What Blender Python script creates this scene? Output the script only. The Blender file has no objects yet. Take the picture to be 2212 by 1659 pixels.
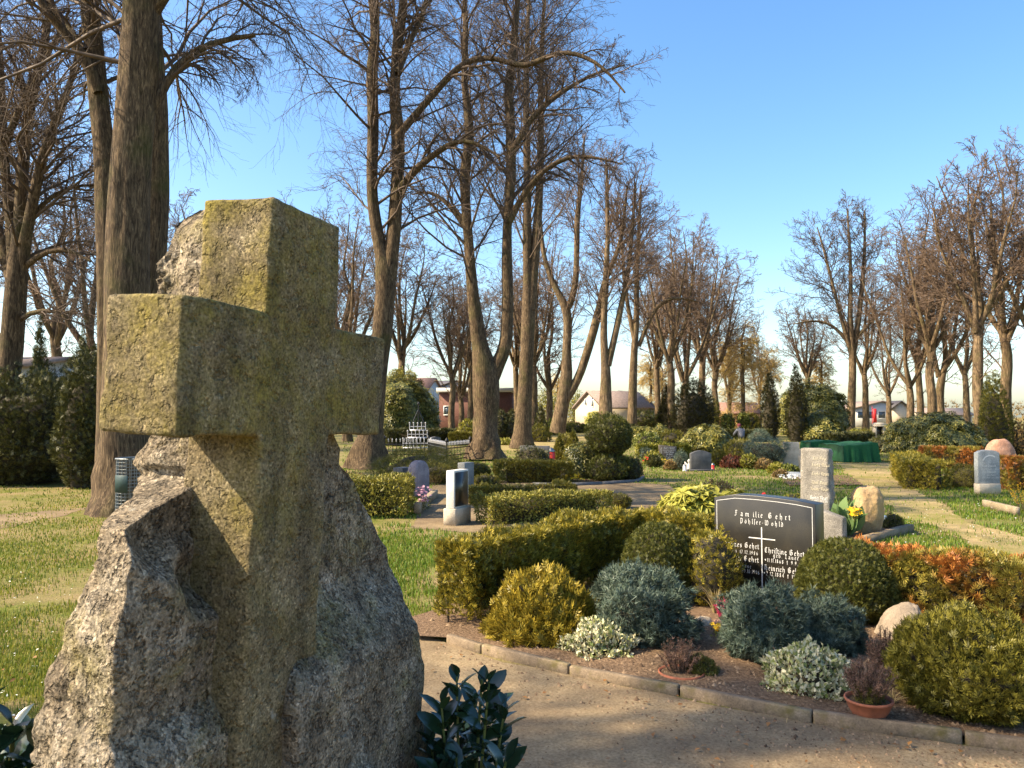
import bpy, math, random
import numpy as np
from mathutils import Vector, Matrix
# ------------------------------------------------------------------ camera, light, sky
S = bpy.context.scene
COL = S.collection
F, CX, CY, H = 1723.0, 1106.0, 829.5, 1.75        # focal length and centre in a 2212 x 1659 frame, eye height
HOR = 900.0
PITCH = math.atan((HOR - CY) / F)
cam = bpy.data.cameras.new('camera'); camo = bpy.data.objects.new('camera', cam); COL.objects.link(camo)
camo.location = (0, 0, H); camo.rotation_euler = (math.radians(90) + PITCH, 0, 0)
cam.sensor_width = 36; cam.lens = 36 * F / 2212
cam.clip_start = 0.05; cam.clip_end = 3000
cam.dof.use_dof = True; cam.dof.focus_distance = 9.0; cam.dof.aperture_fstop = 11
S.camera = camo
SUN_AZ = math.radians(260.5); SUN_EL = math.radians(41.5)     # clockwise from +Y
sd = Vector((math.sin(SUN_AZ) * math.cos(SUN_EL), math.cos(SUN_AZ) * math.cos(SUN_EL), math.sin(SUN_EL)))
sun = bpy.data.lights.new('sun', 'SUN'); suno = bpy.data.objects.new('sun', sun); COL.objects.link(suno)
sun.energy = 5.0; sun.angle = math.radians(0.55); sun.color = (1.0, 0.84, 0.6)
suno.rotation_euler = sd.to_track_quat('Z', 'Y').to_euler()
W = bpy.data.worlds.new('World'); S.world = W; W.use_nodes = True
wn = W.node_tree.nodes; wl = W.node_tree.links
sky = wn.new('ShaderNodeTexSky'); sky.sky_type = 'NISHITA'; sky.sun_disc = False
sky.sun_elevation = SUN_EL; sky.sun_rotation = SUN_AZ
sky.altitude = 0; sky.air_density = 1.0; sky.dust_density = 1.6; sky.ozone_density = 1.0
hs = wn.new('ShaderNodeHueSaturation'); hs.inputs['Saturation'].default_value = 1.28; hs.inputs['Hue'].default_value = .5
wl.new(sky.outputs[0], hs.inputs['Color']); wl.new(hs.outputs[0], wn['Background'].inputs[0]); wn['Background'].inputs[1].default_value = 0.128
S.view_settings.view_transform = 'Standard'; S.view_settings.look = 'None'
S.view_settings.exposure = 1.34; S.view_settings.gamma = 1
S.cycles.use_denoising = True
S.cycles.max_bounces = 5; S.cycles.diffuse_bounces = 3; S.cycles.glossy_bounces = 2
S.cycles.transmission_bounces = 4; S.cycles.transparent_max_bounces = 6
rng = np.random.default_rng(7); random.seed(7)
cp, sp = math.cos(PITCH), math.sin(PITCH)
def ray(px, py):
    x, u = (px - CX) / F, (CY - py) / F
    return np.array([x, cp - u * sp, sp + u * cp])
def G(px, py, z=0.0):                 # the point of the plane at height z that the photo shows there
    d = ray(px, py); t = (z - H) / d[2]
    return np.array([d[0] * t, d[1] * t, z])
def AT(px, py, D):                    # the point at distance D along +Y
    d = ray(px, py); t = D / d[1]
    return np.array([d[0] * t, D, H + d[2] * t])
def nrm(v): return v / (np.linalg.norm(v, axis=-1, keepdims=True) + 1e-9)
# ------------------------------------------------------------------ numpy noise
def vnoise(p, seed=0):
    i = np.floor(p).astype(np.int64); f = p - i; f = f * f * (3 - 2 * f)
    def h(a, b, c):
        n = (a * 374761393 + b * 668265263 + c * 1274126177 + seed * 974711) & 0xffffffff
        n = ((n ^ (n >> 13)) * 1274126177) & 0xffffffff
        n = (n ^ (n >> 16)) & 0xffff
        return n / 32767.5 - 1
    r = 0
    for a in (0, 1):
        for b in (0, 1):
            for c in (0, 1):
                w = (f[:, 0] if a else 1 - f[:, 0]) * (f[:, 1] if b else 1 - f[:, 1]) * (f[:, 2] if c else 1 - f[:, 2])
                r = r + w * h(i[:, 0] + a, i[:, 1] + b, i[:, 2] + c)
    return r
def fbm(p, octaves=4, seed=0):
    r, a = 0, 1.0
    for k in range(octaves):
        r = r + a * vnoise(p * 2.03 ** k + 17.3 * k, seed + k); a *= .5
    return r
# ------------------------------------------------------------------ objects
def tag(o, label=None, cat=None, group=None, kind=None):
    if label: o['label'] = label
    if cat: o['category'] = cat
    if group: o['group'] = group
    if kind: o['kind'] = kind
    return o
def thing(name, label, cat, loc=(0, 0, 0), rz=0.0, group=None):
    o = bpy.data.objects.new(name, None); COL.objects.link(o)
    o.location = [float(v) for v in loc]; o.rotation_euler = (0, 0, rz); o.empty_display_size = .2
    return tag(o, label, cat, group)
def mk(name, V, faces, m, parent=None, smooth=False, loc=None):
    me = bpy.data.meshes.new(name)
    V = np.asarray(V, dtype=np.float32).reshape(-1, 3)
    if not isinstance(faces, (list, tuple)): faces = [faces]
    faces = [np.asarray(f, dtype=np.int32) for f in faces if len(f)]
    me.vertices.add(len(V)); me.vertices.foreach_set('co', V.ravel())
    nl = sum(f.size for f in faces); npoly = sum(len(f) for f in faces)
    me.loops.add(nl); me.polygons.add(npoly)
    me.loops.foreach_set('vertex_index', np.concatenate([f.ravel() for f in faces]))
    tot = np.concatenate([np.full(len(f), f.shape[1], dtype=np.int32) for f in faces])
    st = np.concatenate([[0], np.cumsum(tot)[:-1]]).astype(np.int32)
    me.polygons.foreach_set('loop_start', st); me.polygons.foreach_set('loop_total', tot)
    if smooth: me.polygons.foreach_set('use_smooth', np.ones(npoly, dtype=bool))
    me.update(calc_edges=True); me.validate()
    if m is not None: me.materials.append(m)
    o = bpy.data.objects.new(name, me); COL.objects.link(o)
    if parent is not None: o.parent = parent
    if loc is not None: o.location = [float(v) for v in loc]
    return o
class MB:                                # collects polygons of one mesh
    def __init__(s): s.v = []; s.f = {}; s.n = 0
    def add(s, V, Fs):
        V = np.asarray(V, float).reshape(-1, 3)
        for f in Fs: s.f.setdefault(len(f), []).append([i + s.n for i in f])
        s.v.append(V); s.n += len(V)
    def arr(s, V, Fa):
        Fa = np.asarray(Fa); s.f.setdefault(Fa.shape[1], []).extend((Fa + s.n).tolist()); s.v.append(np.asarray(V, float).reshape(-1, 3)); s.n += len(V)
    def box(s, c, d, rz=0.0, taper=1.0, bev=0.0):
        x, y, z = d[0] / 2, d[1] / 2, d[2]
        if bev > 0:
            b = bev; ring = [(-x + b, -y), (x - b, -y), (x, -y + b), (x, y - b), (x - b, y), (-x + b, y), (-x, y - b), (-x, -y + b)]
            inn = [(-x + b, -y + b), (x - b, -y + b), (x - b, y - b), (-x + b, y - b)]
            V = [(a, e, 0) for a, e in ring] + [(a * taper, e * taper, z - b) for a, e in ring]
            V += [(math.copysign(abs(a) - b * .6, a) * taper, math.copysign(abs(e) - b * .6, e) * taper, z) for a, e in ring]
            Fs = [[i, (i + 1) % 8, 8 + (i + 1) % 8, 8 + i] for i in range(8)] + [[8 + i, 8 + (i + 1) % 8, 16 + (i + 1) % 8, 16 + i] for i in range(8)]
            Fs += [[16 + i for i in range(8)], [7 - i for i in range(8)]]
        else:
            V = [(-x, -y, 0), (x, -y, 0), (x, y, 0), (-x, y, 0)]; V += [(a * taper, e * taper, z) for a, e, _ in V]
            Fs = [[3, 2, 1, 0], [4, 5, 6, 7], [0, 1, 5, 4], [1, 2, 6, 5], [2, 3, 7, 6], [3, 0, 4, 7]]
        V = np.array(V, float); co, si = math.cos(rz), math.sin(rz)
        V = np.stack([V[:, 0] * co - V[:, 1] * si + c[0], V[:, 0] * si + V[:, 1] * co + c[1], V[:, 2] + c[2]], 1)
        s.add(V, Fs)
    def tube(s, pts, r, n=8):
        V, Fa = tubes(np.asarray(pts, float)[None], np.broadcast_to(np.asarray(r, float), (len(pts),))[None], n); s.arr(V, Fa)
    def lathe(s, prof, c=(0, 0, 0), n=20):
        m = len(prof); a = np.arange(n) * 2 * math.pi / n
        V = np.array([[c[0] + r * math.cos(t), c[1] + r * math.sin(t), c[2] + z] for r, z in prof for t in a])
        s.add(V, [[i * n + j, i * n + (j + 1) % n, (i + 1) * n + (j + 1) % n, (i + 1) * n + j] for i in range(m - 1) for j in range(n)])
    def prism(s, poly, t, c=(0, 0, 0), rz=0.0, y0=0.0):  # polygon in x,z extruded from y0 to y0+t
        k = len(poly); V = np.array([(x, y0, z) for x, z in poly] + [(x, y0 + t, z) for x, z in poly], float)
        co, si = math.cos(rz), math.sin(rz)
        V = np.stack([V[:, 0] * co - V[:, 1] * si + c[0], V[:, 0] * si + V[:, 1] * co + c[1], V[:, 2] + c[2]], 1)
        s.add(V, [list(range(k)), [2 * k - 1 - i for i in range(k)]] + [[i, k + i, k + (i + 1) % k, (i + 1) % k] for i in range(k)])
    def build(s, name, m, parent=None, smooth=False, loc=None):
        return mk(name, np.concatenate(s.v), [np.array(f) for f in s.f.values()], m, parent, smooth, loc)
def bevel(o, w=.006, seg=2):
    b = o.modifiers.new('bevel', 'BEVEL'); b.width = w; b.segments = seg; b.limit_method = 'ANGLE'; return o
def tubes(P, R, k):                      # P (n,m,3), R (n,m): n polylines as k-sided tubes
    n, m = P.shape[:2]
    T = np.gradient(P, axis=1); T = nrm(T)
    d = np.abs(nrm(P[:, -1] - P[:, 0])); ref = np.eye(3)[np.argmin(d, axis=1)][:, None, :]
    U = nrm(np.cross(T, ref)); Vv = np.cross(T, U)
    a = np.arange(k) * 2 * math.pi / k
    V = P[:, :, None] + R[:, :, None, None] * (np.cos(a)[:, None] * U[:, :, None] + np.sin(a)[:, None] * Vv[:, :, None])
    i = np.arange(n)[:, None, None] * m * k; j = np.arange(m - 1)[None, :, None] * k; q = np.arange(k)[None, None, :]; q2 = (q + 1) % k
    Fa = np.stack(np.broadcast_arrays(i + j + q, i + j + q2, i + j + k + q2, i + j + k + q), -1).reshape(-1, 4)
    return V.reshape(-1, 3), Fa
# ------------------------------------------------------------------ materials
def new_mat(name):
    m = bpy.data.materials.new(name); m.use_nodes = True
    nt = m.node_tree; b = nt.nodes['Principled BSDF']
    return m, nt, b
def N(nt, t, **k):
    n = nt.nodes.new(t)
    for a, v in k.items():
        if a in n.inputs: n.inputs[a].default_value = v
        else: setattr(n, a, v)
    return n
def ramp(nt, fac, stops, interp='LINEAR'):
    r = nt.nodes.new('ShaderNodeValToRGB'); r.color_ramp.interpolation = interp
    e = r.color_ramp.elements
    while len(e) < len(stops): e.new(.5)
    for x, (p, c) in zip(e, stops): x.position = p; x.color = (*c, 1) if len(c) == 3 else c
    nt.links.new(fac, r.inputs[0]); return r.outputs[0]
def mix(nt, fac, a, b, mode='MIX'):
    n = nt.nodes.new('ShaderNodeMix'); n.data_type = 'RGBA'; n.blend_type = mode
    for v, i in ((fac, 0), (a, 6), (b, 7)):
        if isinstance(v, (int, float)): n.inputs[i].default_value = v
        elif isinstance(v, tuple): n.inputs[i].default_value = (*v, 1)
        else: nt.links.new(v, n.inputs[i])
    return n.outputs[2]
def noise(nt, vec, scale, detail=5, rough=.55, dist=0.0):
    n = N(nt, 'ShaderNodeTexNoise', Scale=scale, Detail=detail, Roughness=rough, Distortion=dist)
    if vec is not None: nt.links.new(vec, n.inputs['Vector'])
    return n.outputs[0]
def ocoord(nt, sc=None):
    t = nt.nodes.new('ShaderNodeTexCoord').outputs['Object']
    if sc:
        mp = nt.nodes.new('ShaderNodeMapping'); mp.inputs['Scale'].default_value = sc
        nt.links.new(t, mp.inputs[0]); return mp.outputs[0]
    return t
def bump(nt, b, hgt, strength=.5, dist=.01):
    n = N(nt, 'ShaderNodeBump', Strength=strength, Distance=dist); nt.links.new(hgt, n.inputs['Height']); nt.links.new(n.outputs[0], b.inputs['Normal']); return n
def plain(name, c, rough=.6, metal=0.0, var=.25, sc=30.0, bmp=.15):
    m, nt, b = new_mat(name); v = ocoord(nt)
    n = noise(nt, v, sc); c2 = tuple(x * (1 - var) for x in c); c3 = tuple(min(1, x * (1 + var)) for x in c)
    nt.links.new(ramp(nt, n, [(.3, c2), (.7, c3)]), b.inputs['Base Color'])
    b.inputs['Roughness'].default_value = rough; b.inputs['Metallic'].default_value = metal
    if bmp: bump(nt, b, n, bmp, .004)
    return m
def leafmat(name, cols, rough=.5, trans=.25, patch=None, psc=1.2, spec=.35):
    m, nt, b = new_mat(name)
    g = nt.nodes.new('ShaderNodeNewGeometry')
    k = len(cols)
    c = ramp(nt, g.outputs['Random Per Island'], [(i / max(1, k - 1), cc) for i, cc in enumerate(cols)])
    if patch:
        n = noise(nt, ocoord(nt), psc, 3)
        c = mix(nt, ramp(nt, n, [(.42, (0, 0, 0)), (.52, (1, 1, 1))]), c, ramp(nt, g.outputs['Random Per Island'], [(0, patch[0]), (1, patch[1])]))
    nt.links.new(c, b.inputs['Base Color']); b.inputs['Roughness'].default_value = rough
    b.inputs['Specular IOR Level'].default_value = spec
    if trans:
        t = nt.nodes.new('ShaderNodeBsdfTranslucent'); nt.links.new(c, t.inputs[0])
        mx = nt.nodes.new('ShaderNodeMixShader'); mx.inputs[0].default_value = trans
        nt.links.new(b.outputs[0], mx.inputs[1]); nt.links.new(t.outputs[0], mx.inputs[2])
        nt.links.new(mx.outputs[0], nt.nodes['Material Output'].inputs[0])
    return m
def stonemat(name, stops, speck=140.0, bstr=.5, bd=.006, rough=.85, moss=None, mosslev=.55, msc=3.0, fleck=.5, polish=False):
    m, nt, b = new_mat(name); v = ocoord(nt)
    n1 = noise(nt, v, 5.0, 6); n2 = noise(nt, v, speck, 3, .6)
    c = ramp(nt, n1, [(.3, stops[0]), (.52, stops[1]), (.72, stops[2])])
    vor = N(nt, 'ShaderNodeTexVoronoi', Scale=speck * .8); nt.links.new(v, vor.inputs['Vector'])
    cr = ramp(nt, vor.outputs['Color'], [(.0, (.35, .35, .35)), (.45, (1, 1, 1)), (.8, (1, 1, 1)), (.97, (1.9, 1.9, 1.9))])
    c = mix(nt, fleck, c, cr, 'MULTIPLY')
    c = mix(nt, fleck, c, ramp(nt, n2, [(.35, (.4, .4, .4)), (.5, (1, 1, 1)), (.68, (1.7, 1.7, 1.7))]), 'MULTIPLY')
    if moss:
        nm = noise(nt, v, msc, 5, .65)
        c = mix(nt, ramp(nt, nm, [(mosslev - .08, (0, 0, 0)), (mosslev + .12, (1, 1, 1))]), c, mix(nt, n2, moss[0], moss[1]))
    nt.links.new(c, b.inputs['Base Color']); b.inputs['Roughness'].default_value = rough
    n3 = noise(nt, v, speck * .35, 5, .6)
    if not polish: bump(nt, b, n3, bstr, bd)
    return m
def barkmat(name, c0, c1, c2, vs=14.0, moss=(.09, .10, .02), ms=.35, bstr=1.0):
    m, nt, b = new_mat(name)
    v = ocoord(nt, (vs, vs, vs * .16)); n = noise(nt, v, 1.0, 7, .7, .9); nb = noise(nt, ocoord(nt), 2.2, 4, .6)
    c = ramp(nt, n, [(.32, c0), (.5, c1), (.68, c2)])
    c = mix(nt, .7, c, ramp(nt, nb, [(.3, (.55, .52, .5)), (.7, (1.3, 1.25, 1.2))]), 'MULTIPLY')
    nm = noise(nt, ocoord(nt), 1.3, 5, .6)
    c = mix(nt, ramp(nt, nm, [(.5, (0, 0, 0)), (.72, (ms, ms, ms))]), c, moss)
    nt.links.new(c, b.inputs['Base Color']); b.inputs['Roughness'].default_value = .9; b.inputs['Specular IOR Level'].default_value = .2
    bump(nt, b, n, bstr, .03)
    return m
M = {}
M['bark'] = barkmat('linden_bark', (.02, .014, .009), (.09, .063, .038), (.25, .18, .105), 24.0)
M['barkfar'] = barkmat('pale_bark', (.03, .022, .013), (.125, .088, .052), (.29, .21, .125), 9.0, ms=.3, bstr=.6)
M['twig'] = plain('twig', (.085, .056, .036), .8, var=.45, sc=3.0, bmp=0)
M['twigred'] = plain('reddish_twig', (.13, .083, .052), .8, var=.45, sc=1.5, bmp=0)
M['twiggold'] = plain('golden_twig', (.42, .29, .09), .8, var=.35, sc=1.5, bmp=0)
M['stem'] = plain('shrub_stem', (.075, .05, .03), .85, var=.4, sc=40)
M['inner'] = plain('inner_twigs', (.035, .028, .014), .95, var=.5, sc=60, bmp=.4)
M['gold'] = leafmat('golden_thuja', [(0.115, 0.092, 0.012), (0.242, 0.183, 0.02), (0.421, 0.304, 0.034), (0.306, 0.243, 0.029), (0.14, 0.122, 0.015)])
M['goldhedge'] = leafmat('gold_green_thuja', [(0.067, 0.069, 0.01), (0.173, 0.151, 0.018), (0.398, 0.303, 0.035), (0.226, 0.196, 0.022), (0.093, 0.094, 0.012)])
M['redhedge'] = leafmat('bronze_thuja', [(0.15, 0.125, 0.019), (0.312, 0.25, 0.037), (0.163, 0.15, 0.025), (0.25, 0.188, 0.031)], patch=((.2, .06, .015), (.5, .2, .04)), psc=2.0)
M['thuja'] = leafmat('green_thuja', [(0.032, 0.04, 0.008), (0.069, 0.078, 0.014), (0.15, 0.144, 0.025), (0.086, 0.094, 0.016)])
M['olive'] = leafmat('olive_thuja', [(0.057, 0.054, 0.01), (0.124, 0.113, 0.016), (0.215, 0.186, 0.025), (0.147, 0.136, 0.02)])
M['blue'] = leafmat('blue_juniper', [(.04, .068, .048), (.08, .118, .085), (.16, .2, .15), (.07, .09, .05), (.11, .15, .11)], trans=.15)
M['euon'] = leafmat('variegated_leaf', [(.7, .62, .38), (.75, .7, .48), (.22, .25, .07), (.7, .64, .42), (.34, .36, .12), (.1, .14, .035), (.72, .66, .46)], .4)
M['yew'] = leafmat('dark_conifer', [(.018, .024, .009), (.045, .05, .014), (.11, .105, .024), (.055, .062, .018)], trans=.12)
M['cypress'] = leafmat('column_conifer', [(0.034, 0.038, 0.008), (0.095, 0.092, 0.016), (0.203, 0.176, 0.027), (0.081, 0.081, 0.015)], trans=.15)
M['cypd'] = leafmat('dark_column_conifer', [(0.008, 0.01, 0.003), (0.025, 0.025, 0.006), (0.056, 0.05, 0.01)], trans=.1)
M['rhodo'] = leafmat('rhododendron_leaf', [(0.037, 0.048, 0.013), (0.088, 0.1, 0.022), (0.2, 0.188, 0.037), (0.325, 0.275, 0.062), (0.075, 0.088, 0.02)], .38, .15, spec=.5)
M['rhodoy'] = leafmat('yellow_green_leaf', [(.2, .2, .025), (.34, .32, .05), (.42, .40, .08), (.16, .17, .025)], .4)
M['laurel'] = leafmat('laurel_leaf', [(.012, .03, .014), (.02, .045, .02), (.03, .06, .022), (.018, .036, .018)], .22, .08, spec=.6)
M['mixhedge'] = leafmat('clipped_hedge_leaf', [(0.069, 0.069, 0.011), (0.184, 0.172, 0.025), (0.414, 0.356, 0.069), (0.23, 0.218, 0.034), (0.115, 0.098, 0.018)])
M['boxgr'] = leafmat('box_leaf', [(0.048, 0.066, 0.012), (0.108, 0.126, 0.022), (0.204, 0.216, 0.036), (0.096, 0.108, 0.019)])
M['lime'] = leafmat('lime_shrub_leaf', [(.13, .13, .016), (.24, .22, .03), (.34, .31, .045)])
M['bluegr'] = leafmat('blue_cedar', [(.05, .08, .06), (.1, .14, .1), (.2, .23, .15)], trans=.15)
M['redbr'] = leafmat('red_brown_shrub', [(.09, .02, .012), (.17, .05, .025), (.24, .09, .04)])
M['brown'] = leafmat('brown_shrub', [(.12, .07, .03), (.22, .14, .05), (.3, .2, .07), (.14, .11, .03)])
M['heath'] = leafmat('dry_heather', [(.1, .05, .035), (.24, .13, .09), (.4, .24, .16), (.14, .09, .05)])
M['pink'] = leafmat('pink_flower', [(.6, .04, .12), (.75, .1, .25), (.5, .03, .1)])
M['palepink'] = leafmat('pale_pink_flower', [(.5, .25, .35), (.7, .4, .5), (.3, .15, .2)])
M['yellow'] = leafmat('yellow_flower', [(.85, .5, .01), (.9, .62, .03), (.8, .4, .01)])
M['white'] = leafmat('white_flower', [(.8, .8, .75), (.85, .83, .7)])
M['redf'] = leafmat('red_flower', [(.7, .03, .02), (.55, .02, .02)])
M['tulip'] = leafmat('tulip_leaf', [(.12, .2, .07), (.2, .28, .11)], .4)
M['grass'] = leafmat('grass_blade', [(.06, .1, .01), (.11, .17, .014), (.2, .22, .024), (.32, .28, .055), (.13, .17, .016)], .5, .35)
M['grassg'] = leafmat('green_grass_blade', [(.05, .1, .008), (.09, .17, .012), (.15, .23, .02), (.22, .25, .03), (.1, .16, .012)], .5, .35)
M['drygrass'] = leafmat('dry_grass', [(.3, .22, .1), (.42, .33, .16), (.2, .16, .06)])
M['willow'] = leafmat('willow_strand', [(.28, .25, .03), (.4, .35, .05), (.2, .18, .03)])
M['litter'] = leafmat('dead_leaf', [(.22, .1, .03), (.35, .17, .05), (.13, .06, .025)])

def worley(p, seed=0):
    b = np.floor(p).astype(np.int64); best = np.full(len(p), 9.0); sec = best.copy()
    def h(a, k):
        n = (a[:, 0] * 374761393 + a[:, 1] * 668265263 + a[:, 2] * 1274126177 + (seed + k) * 974711) & 0xffffffff
        n = ((n ^ (n >> 13)) * 1274126177) & 0xffffffff
        return ((n ^ (n >> 16)) & 0xffff) / 65535.0
    for i in (-1, 0, 1):
        for j in (-1, 0, 1):
            for k in (-1, 0, 1):
                c = b + np.array([i, j, k]); q = c + np.stack([h(c, 1), h(c, 2), h(c, 3)], 1); d = np.linalg.norm(q - p, axis=1)
                sec = np.where(d < best, best, np.minimum(sec, d)); best = np.minimum(best, d)
    return best, sec
# ------------------------------------------------------------------ foliage
def quad_leaf(L=1.0, w=.35, fold=.12, curve=.1):
    V = [(0, 0, 0), (-w * .5, L * .35, fold * L), (-w * .42, L * .68, fold * L - curve * .5), (0, L, -curve), (w * .42, L * .68, fold * L - curve * .5), (w * .5, L * .35, fold * L), (0, L * .5, 0)]
    return np.array(V, float), np.array([[0, 6, 2, 1], [6, 3, 2, 2], [0, 5, 4, 6], [6, 4, 3, 3]])
def tpl_leaf(w=.38, fold=.1, curve=.12):
    V = np.array([(0, 0, 0), (-w * .5, .45, fold), (0, .5, 0), (w * .5, .45, fold), (0, 1, -curve)], float)
    return V, np.array([[0, 2, 1], [2, 4, 1], [0, 3, 2], [2, 3, 4]])
def tpl_spray(k=5, spread=1.0, w=.13):   # flat fan of scale-leaf shoots
    V, Fa = [], []
    for i in range(k):
        t = i / (k - 1) - .5; a = t * 2 * spread; y0 = .08 + .35 * (1 - abs(t) * 2); L = .62 * (1 - .5 * abs(t))
        d = np.array([math.sin(a), math.cos(a), .12 - .5 * abs(t) * .4]); s = np.array([d[1], -d[0], 0]) * w * .5
        p = np.array([0, y0 * .5, 0.]); n = len(V)
        V += [p, p + d * L * .55 + s, p + d * L - np.array([0, 0, .06]), p + d * L * .55 - s]
        Fa += [[n, n + 1, n + 2, n + 3]]
    return np.array(V), np.array(Fa)
def tpl_tuft(k=7, w=.1, spread=.9, seed=0):
    r = np.random.default_rng(seed); V, Fa = [], []
    for i in range(k):
        a = i * 2.4; q = spread * (.35 + .65 * r.random()); d = np.array([math.cos(a) * math.sin(q), math.cos(q), math.sin(a) * math.sin(q)])
        s = nrm(np.cross(d, [.3, .2, .9])) * w * .5; n = len(V)
        V += [-s * .6, s * .6, d * (.75 + .35 * r.random())]; Fa += [[n, n + 1, n + 2]]
    return np.array(V), np.array(Fa)
def tpl_whorl(k=6, w=.3, droop=.25):      # rhododendron rosette
    V, Fa = [], []; b, f = tpl_leaf(w, .06, .1)
    for i in range(k):
        a = i * 2 * math.pi / k + .3; ca, sa = math.cos(a), math.sin(a); n = len(V)
        for x, y, z in b:
            yy = y * .95 + .05; zz = z - droop * y * y
            V.append((x * ca - yy * sa, zz + .25 * y, x * sa + yy * ca))
        Fa += (f + n).tolist()
    return np.array(V), np.array(Fa)
TPL = {'spray': tpl_spray(), 'spray3': tpl_spray(3, .8, .2), 'tuft': tpl_tuft(), 'tuft4': tpl_tuft(6, .24), 'leaf': tpl_leaf(), 'wide': tpl_leaf(.62, .08, .1), 'whorl': tpl_whorl(), 'needle': tpl_tuft(9, .07, 1.1, 3)}
def scatter(tp, P, A, Nn, Sz):            # template y axis along A, z axis near Nn
    tv, tf = TPL[tp] if isinstance(tp, str) else tp
    A = nrm(A); X = nrm(np.cross(A, Nn)); Z = np.cross(X, A)
    s = np.asarray(Sz)[:, None, None]
    V = P[:, None] + s * (tv[None, :, 0, None] * X[:, None] + tv[None, :, 1, None] * A[:, None] + tv[None, :, 2, None] * Z[:, None])
    Fa = (tf[None] + (np.arange(len(P)) * len(tv))[:, None, None]).reshape(-1, tf.shape[1])
    return V.reshape(-1, 3), Fa
PROF = {
    'ball': lambda t: np.sqrt(np.clip(1 - (2 * t - 1) ** 2, 0, 1)) * (1 - .1 * (t < .2)),
    'dome': lambda t: np.clip(1 - np.clip((t - .28) / .72, 0, 1) ** 2.2, 0, 1) ** .5 * np.clip(.62 + t * 1.6, 0, 1),
    'mound': lambda t: np.clip(1 - np.clip(t, 0, 1) ** 2.0, 0, 1) ** .55 * (.86 + .14 * np.clip(t * 5, 0, 1)),
    'column': lambda t: np.clip(.72 + t * 1.1, 0, 1) * np.clip((1 - t) / .55, 0, 1) ** .62,
    'cone': lambda t: np.clip(1 - t, 0, 1) ** .85 * np.clip(.6 + 4 * t, 0, 1),
    'vase': lambda t: (.45 + .6 * np.sin(np.clip(t, 0, 1) * 2.2)) * np.clip((1.02 - t) / .25, 0, 1) ** .5,
}
def lump(ph, t, seed, amp, k=1.0):
    p = np.stack([np.cos(ph) * 1.7 * k, np.sin(ph) * 1.7 * k, t * 3.0 * k], 1)
    return 1 + amp * fbm(p, 3, seed)
def rev_points(n, prof, R, Hh, seed, amp, depth=.14, k=1.0, ry=1.0):
    f = PROF[prof]; t = np.linspace(0, 1, 200); w = f(t) + .12
    w += np.abs(np.gradient(f(t), t)) * R / Hh * .35 * f(t)
    c = np.cumsum(w); c /= c[-1]
    tt = np.interp(rng.random(n), c, t); ph = rng.random(n) * 2 * math.pi
    r = f(tt); dr = np.clip((f(np.clip(tt + .02, 0, 1)) - f(np.clip(tt - .02, 0, 1))) / .04, -6, 6)
    nn = nrm(np.stack([np.cos(ph), np.sin(ph), -dr * R / Hh], 1))
    d = 1 - np.abs(rng.normal(0, depth, n)); lm = lump(ph, tt, seed, amp, k)
    rr = r * R * lm * np.clip(d, .3, 1.05); zc = .45
    z = (zc + (tt - zc) * np.clip(d, .5, 1.02)) * Hh * (1 + (lm - 1) * .6 * (tt > .5))
    return np.stack([rr * np.cos(ph), rr * np.sin(ph) * ry, np.maximum(z, .02)], 1), nn
def core_mesh(prof, R, Hh, seed, amp, sc=.82, k=1.0, ry=1.0):
    n, m = 20, 12; t = np.linspace(0, 1, m); a = np.arange(n) * 2 * math.pi / n
    T, A = np.meshgrid(t, a, indexing='ij'); tt, ph = T.ravel(), A.ravel()
    r = np.maximum(PROF[prof](tt), .02) * R * sc * lump(ph, tt, seed, amp, k)
    V = np.stack([r * np.cos(ph), r * np.sin(ph) * ry, .03 + tt * Hh * (sc + .05)], 1)
    i = np.arange(m - 1)[:, None] * n; j = np.arange(n)[None]
    Fa = np.stack(np.broadcast_arrays(i + j, i + (j + 1) % n, i + n + (j + 1) % n, i + n + j), -1).reshape(-1, 4)
    return V, Fa
KIND = {  # template, leaf size, material, up-bias, random
    'gold': ('spray', .085, 'gold', .7, .7), 'goldhedge': ('spray', .075, 'goldhedge', .7, .7), 'redhedge': ('spray', .08, 'redhedge', .7, .7),
    'thuja': ('spray', .05, 'thuja', .5, .8), 'olive': ('spray', .055, 'olive', .6, .7), 'blue': ('tuft4', .05, 'blue', .45, 1.1),
    'euon': ('wide', .033, 'euon', .5, .9), 'yew': ('spray', .2, 'yew', .5, .7), 'cyp': ('spray', .12, 'cypress', 1.0, .5),
    'cypd': ('spray', .11, 'cypd', 1.0, .5), 'rhodo': ('whorl', .14, 'rhodo', .7, .6), 'rhodoy': ('whorl', .14, 'rhodoy', .9, .6), 'mix': ('leaf', .05, 'mixhedge', .4, .9),
    'box': ('leaf', .05, 'boxgr', .5, .9), 'lime': ('leaf', .07, 'lime', .6, .8), 'bluegr': ('needle', .12, 'bluegr', .2, .9),
    'red': ('leaf', .05, 'redbr', .7, .8), 'brown': ('leaf', .05, 'brown', .7, .9), 'juni': ('needle', .1, 'olive', .5, .9), 'green': ('spray', .1, 'thuja', .5, .8),
    'gconif': ('spray', .1, 'olive', .6, .7),
}
def foliage_mesh(kind, prof, R, Hh, n, size=None, amp=.1, seed=1, depth=.13, k=1.0, ry=1.0):
    tp, sz, m, up, rd = KIND[kind]; sz = size or sz
    P, Nn = rev_points(n, prof, R, Hh, seed, amp, depth, k, ry)
    A = Nn * .8 + np.array([0, 0, up]) + rng.normal(0, rd * .6, (n, 3))
    V, Fa = scatter(tp, P - nrm(A) * (sz * .4), A, Nn + rng.normal(0, .35, (n, 3)), sz * rng.uniform(.65, 1.3, n))
    V[:, 2] = np.maximum(V[:, 2], .005)
    return V, Fa, M[m]
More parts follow.
